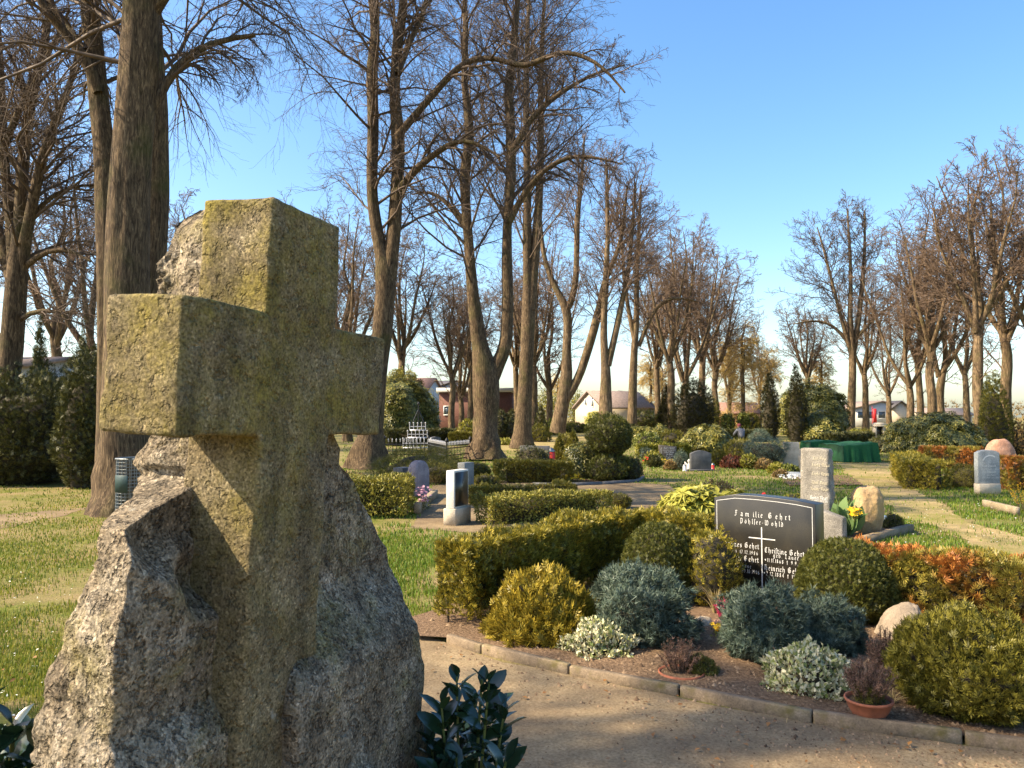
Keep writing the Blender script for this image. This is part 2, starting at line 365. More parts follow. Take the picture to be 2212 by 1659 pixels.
def stems_mesh(R, Hh, n=7, r=.012, base=.25):
    m = 6; t = np.linspace(0, 1, m)[None, :, None]; a = rng.random(n) * 6.28
    b = np.stack([np.cos(a) * R * base * rng.random(n), np.sin(a) * R * base * rng.random(n), np.full(n, -.03)], 1)[:, None]
    e = np.stack([np.cos(a) * R * .7, np.sin(a) * R * .7, Hh * rng.uniform(.45, .85, n)], 1)[:, None]
    P = b + (e - b) * t; P[:, :, 2] += (np.sin(t[..., 0] * 3.14) * Hh * .08); P += rng.normal(0, R * .03, P.shape) * (t > 0)
    return tubes(P, np.broadcast_to(np.linspace(r, r * .4, m)[None], (n, m)), 5)
def shrub_at(x, y, R, Hh, kind, label, name='shrub', cat='shrub', prof='dome', n=None, size=None, amp=.1, seed=None, group=None, core=.8, stems=0, k=1.0, ry=1.0, rz=None, z=0.0, depth=.13):
    seed = seed if seed is not None else random.randint(1, 9999)
    t = thing(name, label, cat, (x, y, z), 0 if rz is None else rz, group)
    D = max(3.0, math.hypot(x, y)); sz = size or max(KIND[kind][1], .0045 * D)
    area = 2 * math.pi * R * Hh * .9 + math.pi * R * R
    n = n or int(min(16000, max(500, area / (sz * sz) * 4.2)))
    V, Fa, m = foliage_mesh(kind, prof, R, Hh, n, sz, amp, seed, depth, k, ry)
    mk('foliage', V, Fa, m, t)
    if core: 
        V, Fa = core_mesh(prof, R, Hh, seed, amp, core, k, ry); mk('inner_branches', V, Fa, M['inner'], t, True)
    if stems:
        V, Fa = stems_mesh(R, Hh, stems, .010 + .012 * R); mk('stems', V, Fa, M['stem'], t)
    return t
def shrub(px, by, w, ty, kind, label, **kw):      # centre x, ground contact y, width, top y in the photo
    g = G(px, by); R = w / 2 * g[1] / F; Dc = g[1] + R * .75
    c = AT(px, 900, Dc); R = w / 2 * Dc / F
    Hh = AT(px, ty, Dc)[2]
    return shrub_at(c[0], Dc, R, Hh, kind, label, **kw)
def hedge(pts, width, hgt, kind, label, name='hedge', cat='hedge', n=None, size=None, amp=.05, group=None, bare=0.0, stems=0, core=.66):
    pts = [np.array(p[:2], float) for p in pts]; c = sum(pts) / len(pts)
    t = thing(name, label, cat, (c[0], c[1], 0), 0, group)
    D = max(3, np.linalg.norm(c)); tp, sz0, m, up, rd = KIND[kind]; sz = size or max(sz0, .0045 * D)
    segs = [(pts[i] - c, pts[i + 1] - c) for i in range(len(pts) - 1)]; L = sum(np.linalg.norm(b - a) for a, b in segs)
    n = n or int(min(26000, (2 * L * hgt + L * width + 2 * width * hgt) / (sz * sz) * 4.2))
    Vs, Fs, off = [], [], 0; core_b = MB(); sd = random.randint(1, 999)
    for a, b in segs:
        l = np.linalg.norm(b - a); d = (b - a) / l; nn = np.array([-d[1], d[0]]); q = int(n * l / L)
        at, as_, ae = l * width, 2 * l * hgt, 2 * width * hgt; tot = at + as_ + ae
        f = rng.random(q) * tot
        u = rng.random(q) * l; v = (rng.random(q) - .5) * width; z = rng.random(q) * hgt
        Nn = np.zeros((q, 3)); top = f < at; side = (f >= at) & (f < at + as_); end = f >= at + as_
        sg = np.where(rng.random(q) < .5, -1, 1)
        z = np.where(top, hgt, z); v = np.where(side, sg * width / 2, v); u = np.where(end, np.where(sg > 0, l, 0), u)
        z = np.where(side | end, hgt * (bare + (1 - bare) * rng.random(q) ** .8), z)
        Nn[top] = (0, 0, 1); Nn[side, :2] = (sg[side, None] * nn); Nn[end, :2] = (sg[end, None] * d)
        P = np.stack([a[0] + d[0] * u + nn[0] * v, a[1] + d[1] * u + nn[1] * v, z], 1)
        lm = fbm(P * 2.6, 3, sd) * amp; dep = -np.abs(rng.normal(0, .05, q)) * min(1, width * 2)
        rd_ = .9 - .25 * np.clip(np.abs(v) / width * 2, 0, 1) ** 4 * top
        P = P + Nn * (lm + dep)[:, None]; P[:, 2] *= np.where(top, np.minimum(1, rd_ + .14), 1)
        A = Nn * .8 + np.array([0, 0, up]) + rng.normal(0, rd * .6, (q, 3))
        V, Fa = scatter(tp, P - nrm(A) * sz * .4, A, Nn + rng.normal(0, .35, (q, 3)), sz * rng.uniform(.65, 1.3, q))
        V[:, 2] = np.maximum(V[:, 2], .005); Vs.append(V); Fs.append(Fa + off); off += len(V)
        if core:
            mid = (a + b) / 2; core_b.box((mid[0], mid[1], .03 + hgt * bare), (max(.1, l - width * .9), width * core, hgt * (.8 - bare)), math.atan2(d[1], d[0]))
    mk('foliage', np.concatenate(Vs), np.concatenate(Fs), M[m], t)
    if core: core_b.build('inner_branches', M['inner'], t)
    if stems:
        q = stems; si = rng.integers(0, len(segs), q); s0 = np.array([segs[i][0] for i in si]); s1 = np.array([segs[i][1] for i in si])
        b0 = s0 + (s1 - s0) * rng.random((q, 1)) + rng.normal(0, width * .15, (q, 2)); mm = 5; tt = np.linspace(0, 1, mm)
        e = b0 + rng.normal(0, width * .22, (q, 2))
        P = np.zeros((q, mm, 3)); P[:, :, :2] = b0[:, None] + (e - b0)[:, None] * tt[None, :, None] + rng.normal(0, .012, (q, mm, 2)); P[:, :, 2] = -.03 + tt * hgt * .85
        V, Fa = tubes(P, np.broadcast_to(np.linspace(.014, .006, mm)[None], (q, mm)), 5); mk('stems', V, Fa, M['stem'], t)
    return t
# ------------------------------------------------------------------ bare trees
def resample(P, R, m):
    d = np.concatenate([[0], np.cumsum(np.linalg.norm(np.diff(P, axis=0), axis=1))]); q = np.linspace(0, d[-1], m)
    # smooth spline through the given points
    out = np.stack([np.interp(q, d, P[:, i]) for i in range(3)], 1)
    for _ in range(2): out[1:-1] = out[1:-1] * .5 + (out[:-2] + out[2:]) * .25
    return out, np.interp(q, d, R)
def kids(P, R, per, t0, t1, Lf, ang, m=5, lift=.3, wob=.12, rmul=.55, rmax=None, rmin=.004, prof=.5, droop=0.0):
    n, mp = P.shape[:2]; q = n * per; pi = np.repeat(np.arange(n), per)
    t = (np.tile(np.arange(per), n) + rng.random(q)) / per; t = t0 + (t1 - t0) * t
    x = t * (mp - 1); i = np.clip(x.astype(int), 0, mp - 2); f = (x - i)[:, None]
    p = P[pi, i] * (1 - f) + P[pi, i + 1] * f; r = R[pi, i] * (1 - f[:, 0]) + R[pi, i + 1] * f[:, 0]
    T = nrm(P[pi, i + 1] - P[pi, i]); a = nrm(np.cross(T, rng.normal(0, 1, (q, 3))))
    th = ang * rng.uniform(.7, 1.3, q)
    d = np.cos(th)[:, None] * T + np.sin(th)[:, None] * a
    Lp = np.linalg.norm(np.diff(P, axis=1), axis=2).sum(1)
    L = (Lf * Lp[pi] if Lf < 1 else np.full(q, Lf)) * (1 - prof * (t - t0) / max(.01, t1 - t0)) * rng.uniform(.55, 1.25, q)
    out = np.zeros((q, m, 3)); out[:, 0] = p
    for k in range(1, m):
        s = k / (m - 1)
        d = d + rng.normal(0, wob, (q, 3)); d[:, 2] += lift / (m - 1) * (1 - s) - droop * s / (m - 1) * 2
        d = nrm(d); out[:, k] = out[:, k - 1] + d * (L / (m - 1))[:, None]
    r0 = np.minimum(r * rmul, rmax if rmax else 9) * rng.uniform(.8, 1.1, q); r0 = np.maximum(r0, rmin)
    Rr = r0[:, None] + (rmin * .7 - r0[:, None]) * np.linspace(0, 1, m)[None]
    return out, np.maximum(Rr, rmin * .7)
def bulk(lst):
    V, Fa, off = [], [], 0
    for P, R, k in lst:
        v, f = tubes(P, R, k); V.append(v); Fa.append(f + off); off += len(v)
    return np.concatenate(V), np.concatenate(Fa)
def trunk_mesh(stems, root, sides, flare=1.5, burl=0.0, seed=0, bark=.03):
    V, Fa, off = [], [], 0
    for s, (P, R) in enumerate(stems):
        m = max(8, int(len(P) * 1)); v, f = tubes(P[None], R[None], sides)
        c = np.repeat(P, sides, 0); d = v - c; rr = np.repeat(R, sides); h = v[:, 2]
        k = 1 + bark * fbm(np.stack([nrm(d)[:, 0] * 3, nrm(d)[:, 1] * 3, h * .5], 1), 3, seed + s) * 2.5
        if s == 0:
            rad = nrm(d); k = k + (flare - 1) * np.exp(-np.maximum(h, 0) / .35) * (.6 + .5 * vnoise(np.stack([rad[:, 0] * 2.5, rad[:, 1] * 2.5, h * .3], 1), seed + 9))
        if burl and s == 0: k = k + burl * np.clip(fbm(v * 2.6, 3, seed + 5) + .35, 0, 2) * np.exp(-np.maximum(h, 0) / 1.0)
        V.append(c + d * k[:, None]); Fa.append(f + off); off += len(v)
    return np.concatenate(V), np.concatenate(Fa)
def tree(name, label, stems, root, D, crown, limbs=(), group=None, cat='tree', bark='bark', twig='twig', sides=14, burl=0.0, flare=1.35, seed=1, tmin=None, pruned=()):
    """stems and limbs: lists of (points (k,3), radii (k,)) in world space; crown: dict of branching numbers"""
    t = thing(name, label, cat, root, 0, group); root = np.array(root)
    st = []
    for P, R in list(stems) + list(limbs):
        P = np.asarray(P, float) - root; Lg = np.linalg.norm(np.diff(P, axis=0), axis=1).sum()
        st.append(resample(P, np.asarray(R, float), max(6, int(Lg / .35) if D < 40 else int(Lg / .8))))
    V, Fa = trunk_mesh(st, root, sides, flare, burl, seed); mk('trunk', V, Fa, M[bark], t, True)
    rmin = tmin or max(.0035, .00019 * D)
    c = dict(n1=20, t0=.3, L1=4.5, a1=.95, n2=8, L2=.5, n3=6, L3=.48, n4=2, L4=.5, lift=.9, droop=.5, nl=8, prof=.5)
    c.update(crown)
    rs = [resample(P, R, 24) for P, R in st]; ns = len(stems)
    out = []
    SP = np.stack([p for p, _ in rs[:ns]]); SR = np.stack([r for _, r in rs[:ns]])
    b1 = kids(SP, SR, c['n1'], c['t0'], .99, c['L1'], c['a1'], 7, c['lift'], .13, .4, .055, rmin * 1.6, c['prof'], c['droop'])
    src = [b1]
    if limbs:
        LP = np.stack([p for p, _ in rs[ns:]]); LR = np.stack([r for _, r in rs[ns:]])
        src.append(kids(LP, LR, c['nl'], .25, 1.0, c.get('LL', 2.2), .8, 7, .5, .13, .55, .06, rmin * 1.6, .3, c['droop']))
    for k, (P, R) in enumerate(src):
        out.append((P, R, 5 if D < 40 else 4))
        b2 = kids(P, R, c['n2'], .12, 1.0, c['L2'], .75, 6, .35, .14, .6, .05, rmin * 1.25, .5, c['droop'] * .8)
        out.append((*b2, 4 if D < 25 else 3))
        b3 = kids(*b2, c['n3'], .1, 1.0, c['L3'], .7, 5, .15, .15, .7, .02, rmin, .4, c['droop'] * .5)
        out.append((*b3, 3))
        if c['n4']:
            out.append((*kids(*b3, c['n4'], .15, 1.0, c['L4'], .7, 4, .0, .15, .8, .01, rmin * .8, .3, 0), 3))
    V, Fa = bulk(out); mk('crown', V, Fa, M[twig], t)
    return t
def pxstem(D, pts, dy=0.0, bend=0.0, seed=0):    # photo polyline (x, y, width) at distance D; dy: how far its tip leans in depth
    k = len(pts); P = []; R = []
    for i, (x, y, w) in enumerate(pts):
        d = D + dy * (i / max(1, k - 1)) ** 1.3; P.append(AT(x, y, d)); R.append(w / 2 * d / F)
    return np.array(P), np.array(R)
def copy_tree_obj(src, loc, sc, rz, label, group=None):
    r = src.copy(); COL.objects.link(r); r.location = [float(v) for v in loc]; r.scale = (sc, sc, sc) if isinstance(sc, (int, float)) else sc; r.rotation_euler = (0, 0, rz); r['label'] = label
    if group: r['group'] = group
    for ch in list(src.children):
        c = ch.copy(); COL.objects.link(c); c.parent = r
    return r
# ------------------------------------------------------------------ blackletter strokes
GL = {
 'a': (4.6, [[(.6, 5.4), (2, 6.2), (3.4, 5.2), (3.4, .9), (4.2, 0)], [(3.4, 3.5), (1.2, 3.1), (.7, 1.4), (1.7, .2), (3.4, 1.3)]]),
 'b': (4.6, [[(1, 10), (1, 1), (2.2, 0), (3.8, 1.2), (3.8, 4.8), (2.6, 6), (1, 4.6)]]),
 'c': (3.8, [[(3.4, 5.2), (2, 6.1), (.9, 4.8), (.9, 1.2), (2, 0), (3.4, .9)]]),
 'd': (4.6, [[(3.4, 5.4), (1.8, 6), (.8, 4.8), (.8, 1.2), (2.2, 0), (3.8, 1.2), (3.8, 5.4), (2.2, 8.2), (1, 9)]]),
 'e': (3.9, [[(.9, 3), (3.2, 4.1), (3.2, 5.2), (2, 6.1), (.9, 4.8), (.9, 1.2), (2, 0), (3.4, .9)]]),
 'f': (3.2, [[(3, 9.2), (2, 10), (1.2, 9), (1.2, -1)], [(.2, 6), (2.6, 6)]]),
 'g': (4.6, [[(3.7, 5.5), (2, 6.1), (.8, 4.8), (.8, 1.4), (2, .4), (3.7, 1.5)], [(3.7, 6), (3.7, -1.6), (2.2, -3), (.8, -2.2)]]),
 'h': (4.7, [[(1, 10), (1, 0)], [(1, 4.6), (2.6, 6), (3.8, 4.8), (3.8, .2), (2.6, -2.5)]]),
 'i': (2.4, [[(.4, 5.2), (1.2, 6), (1.2, .8), (2, 0)], [(1, 8), (1.5, 8.7)]]), 'j': (2.4, [[(1.2, 6), (1.2, -2)]]),
 'k': (4.2, [[(1, 10), (1, 0)], [(1, 5), (2.6, 6), (3.2, 5), (1.2, 3.2), (3.6, 0)]]),
 'l': (2.4, [[(1.1, 10), (1.1, .8), (2, 0)]]),
 'm': (7.2, [[(.3, 5.2), (1, 6), (1, 0)], [(1, 4.8), (2.5, 6), (3.5, 5), (3.5, 0)], [(3.5, 4.8), (5, 6), (6, 5), (6, .8), (6.8, 0)]]),
 'n': (4.8, [[(.3, 5.2), (1, 6), (1, 0)], [(1, 4.8), (2.6, 6), (3.6, 5), (3.6, .8), (4.4, 0)]]),
 'o': (4.3, [[(2.2, 6), (.8, 4.8), (.8, 1.2), (2.2, 0), (3.6, 1.2), (3.6, 4.8), (2.2, 6)]]),
 'p': (4.6, [[(.3, 5.4), (1, 6), (1, -3)], [(1, 4.8), (2.6, 6), (3.8, 4.8), (3.8, 1.2), (2.6, 0), (1, 1)]]),
 'r': (3.3, [[(.4, 5.2), (1.2, 6), (1.2, .8), (2, 0)], [(1.2, 4.8), (2.5, 6), (3.1, 5.2)]]),
 's': (3.9, [[(3.2, 5.4), (2, 6.1), (.9, 5), (1.2, 3.8), (3, 2.4), (3.2, 1.2), (2, 0), (.7, .7)]]),
 'S': (2.6, [[(2.8, 9.2), (1.8, 10), (1.2, 9), (1.2, -1.5)]]),
 't': (3.2, [[(1.2, 8.2), (1.2, 1), (2.1, 0), (3, .6)], [(.2, 6), (2.6, 6)]]),
 'u': (4.7, [[(.4, 5.2), (1, 6), (1, 1), (2, 0), (3.5, 1.2)], [(3.5, 6), (3.5, .8), (4.3, 0)]]),
 'w': (6.4, [[(.5, 6), (1, 5), (1, 1), (2.2, 0), (3.3, 1.2), (3.3, 6)], [(3.3, 1.2), (4.4, 0), (5.6, 1.2), (5.6, 4.8), (4.6, 6)]]),
 'y': (4.6, [[(.4, 6), (1, 5), (1, 1.4), (2.2, .4), (3.6, 1.6)], [(3.6, 6), (3.6, -1), (2, -3)]]),
 'F': (5.6, [[(4.8, 9), (3, 10), (1.6, 9.2), (2.6, 7.6), (2.6, 1.2), (1.2, 0), (.4, 1)], [(1, 5.4), (4.2, 5.8)]]),
 'G': (6.6, [[(5.2, 8.8), (3.2, 10), (1, 8), (1, 2), (3.2, 0), (5.4, 1.6), (5.4, 5), (4, 6.2), (3, 5.2)], [(3, 8.4), (3, 1.6)]]),
 'P': (5.6, [[(.4, 9), (1.4, 10), (1.4, -2)], [(1.4, 8.4), (3, 10), (4.8, 8.8), (4.8, 1.4), (3, 0), (1.4, 1)]]),
 'W': (8, [[(.6, 9), (1.6, 10), (1.2, 2), (2.8, 0), (4.2, 1.4), (4.2, 9.6)], [(4.2, 1.4), (5.6, 0), (7.2, 1.6), (7.2, 7.6), (5.4, 10), (4.4, 8.6)]]),
 'J': (4.6, [[(3.6, 9), (2, 10), (.8, 9)], [(3, 9.4), (3, 0), (1.6, -2), (.4, -1)]]),
 'B': (6, [[(.4, 9), (1.4, 10), (1.4, 1), (3, 0), (5, 1.4), (5, 4.4), (3.2, 5.4), (4.8, 7), (4.6, 9), (3, 10), (1.4, 8.6)]]),
 'C': (5.4, [[(4.6, 8.6), (3, 10), (1, 8), (1, 2), (2.8, 0), (4.8, 1.4)], [(2.8, 8.6), (2.8, 2)]]),
 'L': (5.6, [[(4.6, 9), (3, 10), (1.4, 9), (2.6, 7.4), (2.6, 2), (1, .4), (5, 0)]]),
 'H': (6, [[(.4, 9.2), (1.4, 10), (1.4, 0)], [(1.4, 5.4), (3.4, 6.6), (4.8, 5.2), (4.8, 0), (3.4, -2)], [(1.4, 9.4), (4, 9)]]),
 'M': (7.6, [[(.6, .6), (1.6, 2), (1.6, 8.4), (2.6, 10), (3.8, 8.4), (3.8, 0)], [(3.8, 8.4), (5.4, 10), (6.6, 8.4), (6.6, .8), (7.4, 0)]]),
 'R': (6.2, [[(.4, 9), (1.4, 10), (1.4, 0)], [(1.4, 8.6), (3.4, 10), (4.8, 8.4), (3.2, 5.6), (4.6, 4.6), (4.6, 1), (5.8, 0)]]),
 'A': (6.2, [[(.8, 8.4), (2.4, 10), (4.6, 8.6), (4.6, .8), (5.6, 0)], [(2.6, 9), (1, 5), (1, 2), (2.4, .4)], [(1.2, 4.6), (4.6, 4.6)]]),
 'K': (5.8, [[(.6, 9), (1.6, 10), (1.6, 0)], [(1.6, 6), (3.4, 10), (4.8, 9)], [(1.6, 5.6), (3.6, 5), (3.8, 1), (5.2, 0)]]),
 'E': (5.4, [[(4.6, 8.8), (3, 10), (1, 8), (1, 2), (2.8, 0), (4.8, 1.4)], [(1, 5), (4, 5.4)]]),
 'T': (5.4, [[(.6, 9), (4.8, 9.8)], [(2.8, 9.4), (1, 7), (1, 2), (2.8, 0), (4.6, 1.4)]]),
 '0': (4.4, [[(2.2, 9), (.8, 7), (.8, 2), (2.2, 0), (3.6, 2), (3.6, 7), (2.2, 9)]]), '1': (2.4, [[(.4, 7.6), (1.4, 9), (1.4, 0)]]),
 '2': (4.2, [[(.8, 7.4), (2, 9), (3.4, 7.6), (3, 5), (.7, .4), (3.7, .2)]]), '3': (4.2, [[(.8, 8), (2.2, 9), (3.4, 7.4), (1.8, 5), (3.6, 3), (2.2, 0), (.6, 1)]]),
 '4': (4.4, [[(3, 0), (3, 9), (.6, 3), (4, 3)]]), '5': (4.2, [[(3.4, 9), (1, 8.8), (.9, 5.2), (2.4, 5.6), (3.6, 3.4), (2.2, 0), (.6, .8)]]),
 '6': (4.2, [[(3.2, 8.6), (1.6, 7.6), (.8, 3), (2.2, 0), (3.6, 2), (2.4, 5), (.9, 3.6)]]), '7': (4.0, [[(.6, 9), (3.6, 9), (1.6, 0)]]),
 '8': (4.2, [[(2.2, 5), (.9, 7.2), (2.2, 9), (3.4, 7.2), (2.2, 5), (.7, 2.2), (2.2, 0), (3.6, 2.2), (2.2, 5)]]),
 '9': (4.2, [[(3.4, 5.4), (2, 4), (.8, 6.6), (2.2, 9), (3.5, 7), (3.2, 3), (1.4, .3)]]),
 '.': (1.8, [[(.7, .2), (1.1, .9)]]), '-': (3.4, [[(.4, 3.4), (2.9, 3.8)]]), '+': (4, [[(2, 2), (2, 7)], [(.4, 4.6), (3.6, 4.6)]]), '*': (4, [[(2, 2.6), (2, 7)], [(.6, 3.6), (3.4, 6)], [(.6, 6), (3.4, 3.6)]]),
 '|': (4, [[(2, -1), (2, 9)], [(.5, 6), (3.5, 6)]]), ' ': (3.2, []), '~': (6, [[(.6, 3.6), (2.4, 4.2), (4.2, 3.4), (5.6, 4)]]),
}
def text_width(s, sz, sp=1.0): return sum(GL[c if c not in 'ö' else 'o'][0] * sp for c in s) * sz / 10
def strokes(mb, s, x, z, sz, y=-.003, sp=1.0, nib=1.25, align='l', wt=1.0):
    u = sz / 10; w = text_width(s, sz, sp)
    if align == 'c': x -= w / 2
    if align == 'r': x -= w
    nv = np.array([math.cos(.7), math.sin(.7)]) * nib * u * .5; kk = 0
    for ch in s:
        b = 'o' if ch == 'ö' else ch; wd, ls = GL[b]; ls = list(ls)
        if ch == 'ö': ls += [[(1.2, 7.6), (1.5, 8.3)], [(2.9, 7.6), (3.2, 8.3)]]
        for pl in ls:
            for a, e in zip(pl[:-1], pl[1:]):
                p = np.array(a) * u + (x, z); q = np.array(e) * u + (x, z); d = (q - p) / (np.linalg.norm(q - p) + 1e-9)
                n2 = nv.copy(); cr = d[0] * n2[1] - d[1] * n2[0]
                if abs(cr) < .4 * np.linalg.norm(n2): n2 = np.array([-d[1], d[0]]) * np.linalg.norm(n2) * .4
                ex = d * nib * u * .12; yy = y - .00025 * (kk % 6); kk += 1
                c4 = [p - ex - n2, q + ex - n2, q + ex + n2, p - ex + n2]
                if (d[0] * n2[1] - d[1] * n2[0]) < 0: c4 = c4[::-1]
                mb.add([(c[0], yy, c[1]) for c in c4], [[0, 1, 2, 3]])
        x += wd * sp * u
    return x
# ------------------------------------------------------------------ ground, paths, beds
def inpoly(P, poly):
    x, y = P[:, 0], P[:, 1]; r = np.zeros(len(P), bool); n = len(poly); j = n - 1
    for i in range(n):
        xi, yi = poly[i][:2]; xj, yj = poly[j][:2]
        c = ((yi > y) != (yj > y)) & (x < (xj - xi) * (y - yi) / (yj - yi + 1e-12) + xi); r ^= c; j = i
    return r
def outline(poly, step=.12, amp=.05, seed=0):
    out = []; n = len(poly)
    for i in range(n):
        a, b = np.array(poly[i][:2], float), np.array(poly[(i + 1) % n][:2], float); L = np.linalg.norm(b - a)
        st = max(step, .012 * np.linalg.norm((a + b) / 2)); k = max(1, int(L / st)); d = (b - a) / (L + 1e-9)
        for q in range(k):
            p = a + (b - a) * q / k
            w = min(amp * (.5 + .06 * np.linalg.norm(p)), .4)
            s = fbm(np.array([[p[0] * 2.2, p[1] * 2.2, seed]]), 3, seed)[0] * w
            out.append(p + np.array([-d[1], d[0]]) * s)
    return out
def sheet(name, poly, z, m, amp=.05, seed=0, kind='structure', lab=None):
    import bmesh
    o = outline(poly, amp=amp, seed=seed); bm = bmesh.new()
    f = bm.faces.new([bm.verts.new((p[0], p[1], z)) for p in o]); bmesh.ops.triangulate(bm, faces=[f])
    for f in bm.faces:
        if f.normal.z < 0: f.normal_flip()
    me = bpy.data.meshes.new(name); bm.to_mesh(me); bm.free(); me.materials.append(m)
    ob = bpy.data.objects.new(name, me); COL.objects.link(ob); ob['kind'] = kind; return ob
def groundmat(name, stops, patch, psc, lev, fine=60., bs=.5, bd=.01, extra=None, wid=.14):
    m, nt, b = new_mat(name); v = ocoord(nt)
    n1 = noise(nt, v, psc, 6, .65); n2 = noise(nt, v, fine, 4, .7); n3 = noise(nt, v, fine * .12, 4, .6)
    c = ramp(nt, n2, [(.3, stops[0]), (.5, stops[1]), (.7, stops[2])])
    c = mix(nt, .6, c, ramp(nt, n3, [(.3, (.62, .62, .62)), (.7, (1.35, 1.35, 1.35))]), 'MULTIPLY')
    c = mix(nt, ramp(nt, n1, [(lev - wid / 2, (0, 0, 0)), (lev + wid / 2, (1, 1, 1))]), c, ramp(nt, n2, [(.3, patch[0]), (.7, patch[1])]))
    nt.links.new(c, b.inputs['Base Color']); b.inputs['Roughness'].default_value = .95; b.inputs['Specular IOR Level'].default_value = .15
    bump(nt, b, n2, bs, bd); return m
M['lawn'] = groundmat('lawn_soil', [(.05, .065, .01), (.11, .125, .018), (.19, .185, .035)], ((.16, .115, .05), (.32, .24, .12)), .8, .5, 45., .8, .02, wid=.25)
M['path'] = groundmat('sand_path', [(.14, .1, .054), (.255, .19, .108), (.33, .255, .155)], ((.1, .07, .042), (.185, .132, .08)), 1.0, .5, 55., .6, .008, wid=.3)
M['crumbpath'] = groundmat('crumbly_path_edge', [(.08, .05, .03), (.2, .13, .075), (.36, .25, .15)], ((.12, .075, .045), (.3, .2, .12)), 2.0, .5, 38., .9, .015, wid=.3)
M['straw'] = groundmat('straw_path', [(.16, .11, .055), (.32, .235, .115), (.46, .35, .19)], ((.13, .12, .03), (.26, .22, .07)), .9, .5, 40., .7, .012, wid=.25)
M['soil'] = groundmat('bed_soil', [(.055, .034, .02), (.14, .09, .052), (.28, .19, .115)], ((.09, .055, .033), (.24, .16, .1)), 1.8, .5, 40., 1.0, .02, wid=.3)
o = mk('ground', [(-900, -300, 0), (900, -300, 0), (900, 1500, 0), (-900, 1500, 0)], [[[0, 1, 2, 3]]], M['lawn']); o['kind'] = 'structure'
KB = [G(*p)[:2] for p in ((960, 1390), (1036, 1414), (1226, 1460), (1465, 1506), (1754, 1566), (2083, 1611))]
KB.append(KB[-1] + (KB[-1] - KB[-2]) * 1.03)
p1 = [(-1.75, 6.6), (-.9, 6.75)] + [tuple(k) for k in KB] + [(4.6, 3.2), (4.6, -3), (-.55, -3), (-.75, 1.2), (-.95, 3.2), (-1.5, 4.9)]
p2 = [G(*p)[:2] for p in ((885, 1142), (1060, 1155), (1200, 1130), (1360, 1125), (1420, 1100), (1480, 1072), (1440, 1048), (1330, 1041), (1180, 1036), (1060, 1040), (985, 1040), (935, 1050), (920, 1090))]
p3 = [G(*p)[:2] for p in ((1800, 998), (1925, 1000), (1935, 1022), (1951, 1045), (1979, 1060), (2027, 1083), (2067, 1112), (2120, 1135), (2230, 1165), (2330, 1190), (2380, 1225), (2220, 1208), (2158, 1195), (2107, 1182), (2057, 1154), (2019, 1136), (1940, 1118), (1925, 1098), (1900, 1075), (1860, 1052), (1838, 1030))]
p4 = [G(*p)[:2] for p in ((-200, 1125), (0, 1112), (100, 1104), (190, 1096), (215, 1099), (120, 1114), (60, 1126), (0, 1142), (-200, 1160))]
p5 = [G(*p)[:2] for p in ((1000, 962), (1140, 978), (1300, 960), (1420, 940), (1420, 932), (1240, 940), (1060, 950))]
sheet('path', p1, .004, M['path'], .05, 3); sheet('path', p2, .005, M['path'], .06, 4); sheet('path', p3, .006, M['straw'], .08, 5); sheet('path', p4, .004, M['path'], .16, 6); sheet('path', p5, .004, M['straw'], .1, 6)
ke = [np.array(k) for k in KB]; kn = [np.array([-(b - a)[1], (b - a)[0]]) / np.linalg.norm(b - a) for a, b in zip(ke[:-1], ke[1:])]; kn.append(kn[-1])
pe = [tuple(k) for k in KB] + [tuple(k - n * w) for k, n, w in zip(ke[::-1], kn[::-1], (.5, .42, .5, .42, .45, .38, .25))]
pe2 = [tuple(k) for k in KB] + [tuple(k - n * w) for k, n, w in zip(ke[::-1], kn[::-1], (1.0, .8, 1.1, .8, .9, .7, .5))]
bed = [tuple(k + n * .02) for k, n in zip(ke, kn)] + [(4.9, 5.2), (4.2, 6.6), (3.0, 7.6), (2.2, 8.5), (1.0, 9.3), (.5, 8.9), (-.95, 6.75), (-.75, 6.3)]
sheet('soil', bed, .045, M['soil'], .02, 9)
sheet('soil', [G(*p)[:2] for p in ((1150, 1034), (1265, 1042), (1345, 1041), (1392, 1034), (1385, 1000), (1200, 996), (1110, 1006))], .02, M['soil'], .03, 10)
sheet('soil', [G(*p)[:2] for p in ((1688, 1042), (1705, 1051), (1862, 1050), (1838, 1030), (1700, 1024))], .03, M['soil'], .03, 11)
sheet('soil', [G(*p)[:2] for p in ((1776, 1165), (1835, 1180), (1962, 1146), (1920, 1122), (1815, 1130))], .05, M['soil'], .01, 12)
PATHS = [p1, p2, p3, p5, bed]
# kerb stones
M['kerb'] = stonemat('kerb_concrete', [(.12, .085, .05), (.2, .145, .09), (.28, .21, .135)], 90., .6, .008, moss=((.1, .075, .02), (.17, .13, .04)), mosslev=.58, msc=6.0, fleck=.35)
KL = ['short half buried kerb stone at the left end of the grave border', 'kerb stone in front of the golden bush, next to the half buried end piece', 'kerb stone in front of the pale variegated shrub', 'kerb stone in front of the sunken heather pot', 'kerb stone in front of the terracotta bowl', 'kerb stone at the right picture edge below the large olive shrub']
for i, (a, b) in enumerate(zip(ke[:-1], ke[1:])):
    d = (b - a); L = np.linalg.norm(d); mb = MB(); hh = .068 + .004 * math.sin(i * 2.1)
    mb.box((0, .035, -.06), (L - .014, .052, hh + .06), 0, 1, .007)
    c = (a + b) / 2; k = mb.build('kerb_stone', M['kerb'], None, False, (c[0], c[1], 0)); k.rotation_euler = (.012 * math.sin(i * 3), 0.004 * math.cos(i * 5), math.atan2(d[1], d[0]))
    tag(k, KL[i], 'kerb stone', 'concrete kerb stones along the grave border')
